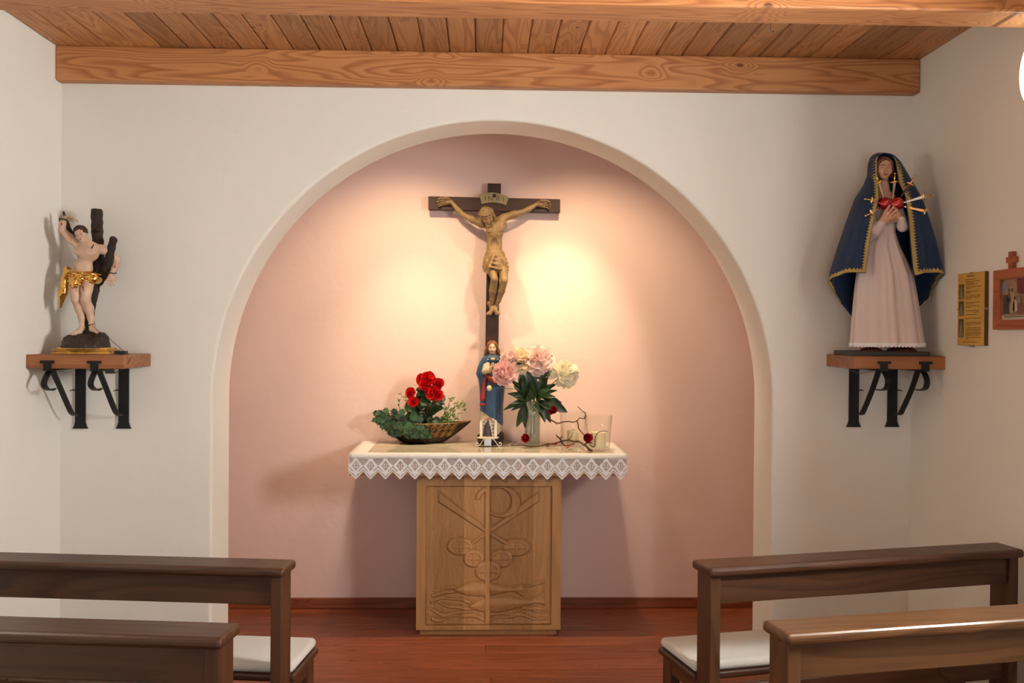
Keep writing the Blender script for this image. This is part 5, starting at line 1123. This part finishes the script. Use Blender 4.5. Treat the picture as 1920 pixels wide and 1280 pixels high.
peony(465, 412, 112, -.055, PK, 'pink peony leaning left beside the praying figurine', 4, Vector((-.6, -.9, .2)))
peony(1058, 425, 128, -.02, WH, 'white peony drooping alone to the right of the bouquet', 5, Vector((.6, -.7, .35)))
fl_ = fan_leaf('red_fleck_mesh', [(0, 0), (.2, .3), (.25, .7), (0, 1)], mat('red_fleck', (.5, .01, .02), .5), .2, -.2)
t3 = [o for o in bpy.data.objects if o.get('label', '').startswith('large blush')][0]
for a, b in ((905, 235), (920, 262), (895, 290), (790, 182), (840, 190), (912, 330)): q = p(a, b, -.03); share('petal_fleck', fl_, orient(q, q+Vector((.008, -.004, R2.uniform(-.01, .012))), Vector((.3, -1, .2))), t3)
bud = empty('peony', (vx, K.Y, TZ+.02), 'closed green white peony bud in front of the blue cloak', 'peony', 'peonies in the glass vase')
bc = p(305, 565, -.075); MB().tube(spline([Vector((vx-.012, K.Y-.012, TZ+.02)), Vector((vx-.02, K.Y-.02, zt_)), p(600, 590, -.05), p(440, 568, -.07), bc], 6), .0016, 6).build('stem', STEM, bud, smooth=True)
MB().ell(bc, (26*s, 24*s, 28*s)).build('bud', mat('bud_white', (.62, .62, .34), .5), bud, smooth=True)
for a in (0, 1.6, 3.1, 4.6): dv = Vector((.0, math.cos(a), math.sin(a))); share('sepal', WIS, orient(bc+Vector((.014, 0, 0)), bc+Vector((-.006, 0, 0))+dv*.016, dv+Vector((.3, 0, 0)), 1.8), bud)
b2 = p(890, 435, -.04); MB().ell(b2, (22*s, 20*s, 22*s)).build('peony_bud', mat('green_bud', (.10, .16, .04), .5), None, smooth=True, label='small green bud at the right of the bouquet', cat='bud', group='peonies in the glass vase')
# foliage of the bouquet
fo = empty('peony_foliage', (vx, K.Y, TZ+.02), 'dark green peony leaves fanning out of the glass vase', 'foliage')
for _ in range(7):
    a = R2.uniform(0, 6.28); MB().tube([Vector((vx+.026*math.cos(a), K.Y+.026*math.sin(a), TZ+.022)), Vector((vx+.014*math.cos(a+2), K.Y+.014*math.sin(a+2), zt_+.03))], .0024, 6).build('stem', STEM, fo, smooth=True)
for (bx_, by_, tx, ty, d, w_) in ((700, 680, 445, 765, -.05, .7), (690, 690, 530, 785, -.06, .8), (690, 650, 495, 622, -.04, .9), (640, 620, 540, 480, -.03, 1.2), (660, 640, 560, 545, -.06, 1.2), (690, 620, 600, 410, -.05, 1.4), (720, 640, 690, 400, -.06, 1.6), (735, 620, 760, 440, -.05, 1.5), (760, 640, 830, 470, -.04, 1.3), (760, 470, 912, 395, -.06, 1.5), (800, 620, 970, 515, -.02, 1.0), (810, 650, 975, 575, -.03, .9), (820, 660, 1030, 705, -.03, 1.0), (850, 680, 1078, 805, -.05, 1.3), (800, 660, 950, 640, -.06, 1.2), (770, 660, 890, 560, -.08, 1.3), (740, 690, 720, 530, -.09, 1.5), (700, 680, 640, 520, -.08, 1.5), (690, 690, 560, 640, -.08, 1.2), (690, 700, 520, 700, -.09, .9), (660, 720, 590, 955, -.05, 1.1), (670, 720, 645, 960, -.06, .9), (780, 700, 870, 890, -.07, 1.2), (800, 700, 925, 905, -.05, 1.0), (790, 690, 905, 760, -.09, 1.3), (740, 700, 800, 790, -.09, 1.2), (700, 650, 760, 540, .02, 1.4), (680, 640, 590, 560, .04, 1.3), (800, 620, 880, 500, .05, 1.3), (790, 600, 900, 450, .03, 1.2), (690, 700, 720, 600, -.1, 1.6), (770, 690, 830, 610, -.1, 1.5), (545, 330, 605, 285, -.07, 1.0), (550, 345, 615, 315, -.07, 1.0), (540, 340, 570, 300, -.07, 1.0), (850, 660, 990, 760, -.07, 1.3), (640, 600, 640, 460, -.07, 1.4), (830, 600, 870, 490, -.06, 1.3), (700, 560, 770, 430, -.02, 1.4)):
    b0 = p(bx_, by_, d*.35); t0 = p(tx, ty, d); share('leaf', PEO, orient(b0, t0, Vector((R2.uniform(-.4, .4), -1, R2.uniform(.1, .8))), w_*.95), fo)
# ------------------------------------------------------------------ candle glasses
WAX = mat('cream_wax', (.80, .72, .50), .45, sub=.35)
OBS = [(vx, K.Y, r0)]
def candle_glass(cx_, ytop, ybot, rt, rb, crad, cy0, cy1, label, clabel):
    Kc = frame_at(860, 620, 5.333, cx_, ybot-18); q = Kc.p; sc = Kc.s; x = q(cx_, 0).x; H_ = q(0, ytop).z-TZ; a, b = rb*sc, rt*sc; w = .0025
    MB().lathe([(.001, 0), (a*.92, 0), (a, .003), (b, H_), (b-w*.5, H_+.001), (b-w, H_), (a-w*.4, .018), (a*.85, .014), (.001, .013)], (x, Kc.Y, TZ), 48, cap=False).build('candle_glass', GLASS, None, smooth=True, origin=(x, Kc.Y, TZ), label=label, cat='glass', group='candle glasses')
    OBS.append((x, Kc.Y, b)); z0_ = TZ+.0135; hc_ = q(0, cy0).z-q(0, cy1).z; r_ = crad*sc
    c = empty('pillar_candle', (x, Kc.Y, z0_), clabel, 'candle', 'candles in glasses')
    MB().lathe([(r_, 0), (r_, hc_-.004), (r_-.003, hc_), (r_*.5, hc_-.003), (.001, hc_-.004)], (x, Kc.Y, z0_), 32).build('wax', WAX, c, smooth=False)
    MB().tube([(x, Kc.Y, z0_+hc_-.005), (x+.001, Kc.Y, z0_+hc_+.008)], .001, 5).build('wick', BLACKP, c)
candle_glass(1150, 800, 1160, 134, 116, 58, 955, 1080, 'clear candle glass standing farther back, right of the vase', 'cream candle in the glass farther back')
candle_glass(1405, 838, 1205, 139, 114, 78, 975, 1128, 'clear candle glass nearest the right front corner of the altar', 'cream candle in the glass near the altar corner')
# ------------------------------------------------------------------ twisted branch with red blossoms
Kb = frame_at(860, 620, 5.333, 1000, 1150); p = Kb.p; s = Kb.s
BR = mat('twisted_hazel', (.10, .052, .026), .6, var=.4, vscale=50, bump=.5, bscale=140)
tw = empty('twisted_branch', (p(1000, 0).x, Kb.Y, TZ), 'twisted brown hazel branch lying in front of the vase and candles', 'branch')
def clear(v_, g):
    """keep a point in front of the vase and the glasses"""
    for ox, oy, orr in OBS:
        R_ = orr+g
        if abs(v_.x-ox) < R_ and v_.y > oy-math.sqrt(R_*R_-(v_.x-ox)**2): v_.y = oy-math.sqrt(R_*R_-(v_.x-ox)**2)
    return v_
def twig(pts, r0_, r1_):
    q = [p(a, b, c) for a, b, c in pts]
    q = spline(q, 3); q = [clear(v_, r0_+.006) for v_ in q]
    for v_ in q: v_.z = max(v_.z, TZ+r0_)
    r0_ *= 1.3; r1_ *= 1.3; sp = spline(q, 2); MB().tube(sp, [r0_+(r1_-r0_)*i/(len(sp)-1) for i in range(len(sp))], 7).build('twig', BR, tw, smooth=True)
twig([(1285, 1150, 0), (1250, 1125, -.01), (1215, 1100, -.01), (1150, 1098, -.015), (1085, 1085, -.01), (1020, 1105, 0), (950, 1125, -.01), (880, 1128, -.015), (830, 1145, -.02), (765, 1155, -.02), (690, 1140, -.03), (630, 1135, -.03), (590, 1140, -.03), (545, 1155, -.03), (525, 1138, -.03), (545, 1118, -.03), (578, 1098, -.03)], .0048, .0012)
twig([(1215, 1100, -.01), (1245, 1075, -.02), (1282, 1072, -.02)], .0042, .003); twig([(1250, 1125, -.01), (1262, 1150, -.02), (1280, 1160, -.02)], .004, .003)
twig([(1030, 1105, 0), (1010, 1075, -.01), (985, 1055, -.015), (972, 1035, -.015)], .004, .0025); twig([(1010, 1075, -.01), (1035, 1050, -.012)], .003, .0015)
twig([(1020, 1105, -.005), (1060, 1140, -.02), (1110, 1130, -.02), (1150, 1118, -.02)], .0035, .002); twig([(1080, 1085, -.01), (1120, 1055, -.015), (1138, 1005, -.015)], .002, .0008)
twig([(900, 1130, -.015), (880, 1160, -.02), (862, 1180, -.02)], .003, .0015); twig([(880, 1165, -.02), (900, 1185, -.02), (910, 1200, -.02)], .002, .001); twig([(700, 1142, -.03), (735, 1165, -.03), (770, 1190, -.03)], .0018, .0008)
twig([(820, 830, -.02), (870, 855, -.03), (930, 892, -.035), (985, 918, -.035), (1040, 905, -.035), (1090, 900, -.035), (1140, 905, -.035), (1180, 888, -.035), (1215, 850, -.035), (1230, 805, -.035), (1205, 775, -.035), (1182, 750, -.035)], .0034, .0016)
twig([(1175, 892, -.035), (1188, 930, -.035), (1192, 965, -.033), (1215, 1000, -.03), (1240, 1030, -.025), (1250, 1075, -.02)], .003, .0022); twig([(985, 918, -.035), (965, 935, -.04)], .002, .0008)
twig([(1262, 1090, -.02), (1300, 1110, -.028), (1312, 1080, -.04), (1315, 1020, -.05), (1345, 970, -.06), (1400, 958, -.065), (1432, 962, -.065)], .0022, .0014)
ROSE = mat('red_rose_petal', (.36, .005, .012), .5, rand=.2); RP = fan_leaf('rose_petal_mesh', [(0, 0), (.2, .1), (.42, .38), (.48, .68), (.32, .92), (0, .98)], ROSE, .3, -.6)
for i, (a, b, r_, d, lb) in enumerate(((935, 788, 50, -.05, 'red rose head hanging at the right of the vase'), (668, 1062, 48, -.045, 'red rose head at the left foot of the vase'), (1235, 1025, 48, -.045, 'red rose head between the two candle glasses'))):
    c0 = clear(p(a, b, d), r_*s*.9); c0.z = max(c0.z, TZ+r_*s*.9); t = empty('rose_head', c0, lb, 'rose', 'red rose heads'); ruffle('bloom', c0, r_*s, 8, t, RP, layers=(1, .9, .7), seed=60+i, wid=1.2, front=Vector((R2.uniform(-.4, .4), -1, .1)))
    MB().ell(c0+Vector((.004, .012, -.008)), (.007, .007, .008)).build('calyx', STEM, t, smooth=True)
for a, b, r_, lb in ((1095, 1180, 40, 'loose red petal lying near the altar cloth edge'), (975, 1150, 34, 'loose red petal under the middle of the branch'), (905, 1158, 30, 'loose red petal left of the branch fork')):
    c0 = pZ(860+a/5.333, 620+b/5.333, TZ+.002); o = bpy.data.objects.new('loose_petal', RP); COL.objects.link(o); o.matrix_world = orient(c0-Vector((r_*s*.8, 0, 0)), c0+Vector((r_*s*.8, 0, .001)), Vector((0, -.1, 1)), .8); OFF[o.name] = c0; meta(o, lb, 'petal', 'loose red petals')
# ================================================================== RIGHT WALL: NOTICE AND FRAMED PICTURE
def wallp(px, py, off=0.0): q = pX(px, py, XR); q.x = XR-off; return q
# notice: crop [1780,460] scale 6.095
def n_(cx, cy): return wallp(1780+cx/6.095, 460+cy/6.095)
ny0, ny1 = n_(450, 700).y, n_(140, 700).y; nz0, nz1 = n_(300, 1142).z, n_(300, 312).z
note = empty('notice_board', (XR, (ny0+ny1)/2, nz0), 'yellow clip framed notice with text and three small pictures on the right wall', 'notice')
MB().box((XR-.016, ny0, nz0), (XR-.001, ny1, nz1)).build('backing', mat('brown_backing', (.09, .045, .02), .7), note)
MB().box((XR-.0175, ny0+.002, nz0+.001), (XR-.0161, ny1-.002, nz1-.001)).build('sheet', mat('yellow_paper', (.62, .36, .055), .55, var=.08, vscale=6, coat=.25), note)
def U_(cx): return ny1+(ny0-ny1)*(cx-140)/310.0
def Zn(cy): return nz1+(nz0-nz1)*(cy-312)/830.0
INK = mat('dark_brown_print', (.10, .055, .015), .6)
tx = MB(); rr = random.Random(5)
def line(c0, c1, cy, h=7):
    x = c0
    while x < c1-6:
        w_ = min(c1-x, rr.uniform(16, 52)); a, b = sorted((U_(x), U_(x+w_))); tx.box((XR-.0182, a, Zn(cy+h/2)), (XR-.0176, b, Zn(cy-h/2))); x += w_+6
line(250, 335, 348, 12); line(225, 352, 388)
for y0_, ls in ((412, ((240, 400), (240, 340), (240, 372))), (472, ((240, 410), (240, 300))), (525, ((240, 385), (240, 290))), (575, ((240, 412), (240, 400), (240, 300))), (650, ((240, 400), (240, 330))), (690, ((240, 390), (240, 300))), (745, ((240, 390), (320, 392))), (790, ((240, 370),)), (832, ((240, 420), (240, 255))), (880, ((240, 420), (240, 410), (240, 300))), (940, ((240, 420), (240, 412), (240, 405), (240, 415), (240, 420), (240, 410))), (1022, ((240, 300),)), (1050, ((240, 420), (240, 275))), (1105, ((210, 385),))):
    for i, (a, b) in enumerate(ls): line(a, b, y0_+i*17)
tx.build('printed_text', INK, note)
for (a, b) in ((435, 608), (630, 800), (838, 1052)):
    y0_, y1_ = sorted((U_(158), U_(218))); MB().box((XR-.0183, y0_, Zn(b)), (XR-.0177, y1_, Zn(a))).build('small_picture', mat('olive_print', (.13, .085, .025), .6, var=.5, vscale=60), note)
    c = (y0_+y1_)/2; MB().add([(XR-.0186, c+.018, Zn(b-8)), (XR-.0186, c-.018, Zn(b-8)), (XR-.0186, c-.006, Zn(a+50)), (XR-.0186, c, Zn(a+22)), (XR-.0186, c+.006, Zn(a+50))], [(0, 1, 2, 3, 4)]).build('printed_figure', mat('grey_print', (.22, .19, .12), .6), note)
for cy_, cz_ in (((ny0+ny1)/2, nz1), ((ny0+ny1)/2, nz0)): MB().box((XR-.019, cy_-.005, cz_-.006), (XR-.0006, cy_+.005, cz_+.002)).build('clip', mat('dull_steel', (.35, .34, .3), .4, .8), note)
for yy_ in (ny0, ny1): MB().box((XR-.019, yy_-.003, (nz0+nz1)/2-.004), (XR-.0006, yy_+.005 if yy_ == ny0 else yy_+.002, (nz0+nz1)/2+.004)).build('clip', mat('dull_steel', (.35, .34, .3), .4, .8), note)
# framed station picture with a little cross on top; mostly cut by the picture edge
fy1 = n_(568, 500).y; fz1, fz0 = n_(568, 290).z, n_(585, 962).z; FWD = .30; fy0 = fy1-FWD
pic = empty('framed_picture', (XR, (fy0+fy1)/2, fz0), 'wooden framed picture topped by a small cross, cut by the right edge', 'picture')
FRW = wood('frame_red_pine', (.36, .095, .03), (.22, .05, .016), (.1, .03, .01), 1, .45, ring=6, rand=.03, knots=.1)
bw = .032
ou_ = [(fy0, fz0), (fy1, fz0), (fy1, fz1), (fy0, fz1)]; in_ = [(fy0+bw, fz0+bw), (fy1-bw, fz0+bw), (fy1-bw, fz1-bw), (fy0+bw, fz1-bw)]
for i in range(4):                       # mitred bars, sloping down to the picture
    j = (i+1) % 4; q = [ou_[i], ou_[j], in_[j], in_[i]]; hs = (.024, .024, .015, .015)
    add_mesh('frame_bar', [(XR-.001, a, b) for a, b in q]+[(XR-h, a, b) for (a, b), h in zip(q, hs)], [(0, 1, 2, 3), (7, 6, 5, 4), (0, 4, 5, 1), (1, 5, 6, 2), (2, 6, 7, 3), (3, 7, 4, 0)], FRW, pic)
for a, b in (((fy0+bw, fz0+bw), (fy1-bw, fz0+bw+.006)), ((fy0+bw, fz1-bw-.006), (fy1-bw, fz1-bw)), ((fy0+bw, fz0+bw+.006), (fy0+bw+.006, fz1-bw-.006)), ((fy1-bw-.006, fz0+bw+.006), (fy1-bw, fz1-bw-.006))):
    MB().box((XR-.018, a[0], a[1]), (XR-.001, b[0], b[1])).build('inner_lip', FRW, pic)
cy_ = n_(748, 180).y; cz_ = fz1
v, f = slab([[(cy_-.014, cz_), (cy_+.014, cz_), (cy_+.014, cz_+.024), (cy_+.030, cz_+.024), (cy_+.030, cz_+.046), (cy_+.014, cz_+.046), (cy_+.014, cz_+.066), (cy_-.014, cz_+.066), (cy_-.014, cz_+.046), (cy_-.030, cz_+.046), (cy_-.030, cz_+.024), (cy_-.014, cz_+.024)]], .016, (XR-.018, 0, 0), (0, 1, 0), (0, 0, 1)); add_mesh('top_cross', v, f, FRW, pic)
y0_, y1_, z0_, z1_ = fy0+bw+.006, fy1-bw-.006, fz0+bw+.006, fz1-bw-.006
MB().box((XR-.008, y0_, z0_), (XR-.002, y1_, z1_)).build('print', mat('ochre_print', (.36, .22, .09), .5, var=.45, vscale=22, col2=(.18, .10, .05)), pic)
def blob(name, pts, m, lift):
    """flat printed patch: pts in fractions from the left (altar side) and from the top"""
    add_mesh(name, [(XR-.008-lift, y1_-(y1_-y0_)*a, z1_-(z1_-z0_)*b) for a, b in pts], [tuple(range(len(pts)))], m, pic)
INKS = {k_: mat('print_'+k_, c_, .5) for k_, c_ in dict(dark=(.025, .02, .018), red=(.16, .02, .02), blue=(.16, .24, .34), sand=(.42, .27, .12), flesh=(.36, .20, .11), white=(.5, .48, .42), brown=(.12, .06, .03)).items()}
def person(x, top, bot, w_, m):
    blob('printed_robe', [(x-w_*.5, bot), (x+w_*.55, bot), (x+w_*.42, top+.16), (x+w_*.2, top+.1), (x-w_*.2, top+.1), (x-w_*.4, top+.16)], INKS[m], .0005); blob('printed_head', [(x+.035*math.cos(t), top+.05+.05*math.sin(t)) for t in np.linspace(0, 5.6, 8)], INKS['dark' if m != 'dark' else 'flesh'], .0006)
blob('printed_sky', [(.0, .05), (.11, .05), (.13, .28), (.0, .38)], INKS['blue'], .0003)
blob('printed_curtain', [(.46, .0), (1, 0), (1, .45), (.46, .35)], INKS['red'], .0003)
person(.13, .28, .86, .22, 'dark'); person(.22, .22, .6, .12, 'brown'); person(.32, .22, .82, .16, 'sand'); person(.40, .42, .8, .14, 'white'); person(.60, .48, .86, .26, 'red'); person(.78, .3, .85, .2, 'brown')
blob('printed_caption', [(.0, .90), (1, .90), (1, 1), (.0, 1)], INKS['white'], .0003)
MB().box((XR-.0088, y0_+(y1_-y0_)*.2, z0_+.009), (XR-.0084, y1_-.018, z0_+.013)).build('caption_text', INK, pic)
add_mesh('picture_glass', [(XR-.011, y0_, z0_), (XR-.011, y1_, z0_), (XR-.011, y1_, z1_), (XR-.011, y0_, z1_)], [(0, 1, 2, 3)], thin_glass('picture_glass', (.97, .97, .97), .5, .03), pic)
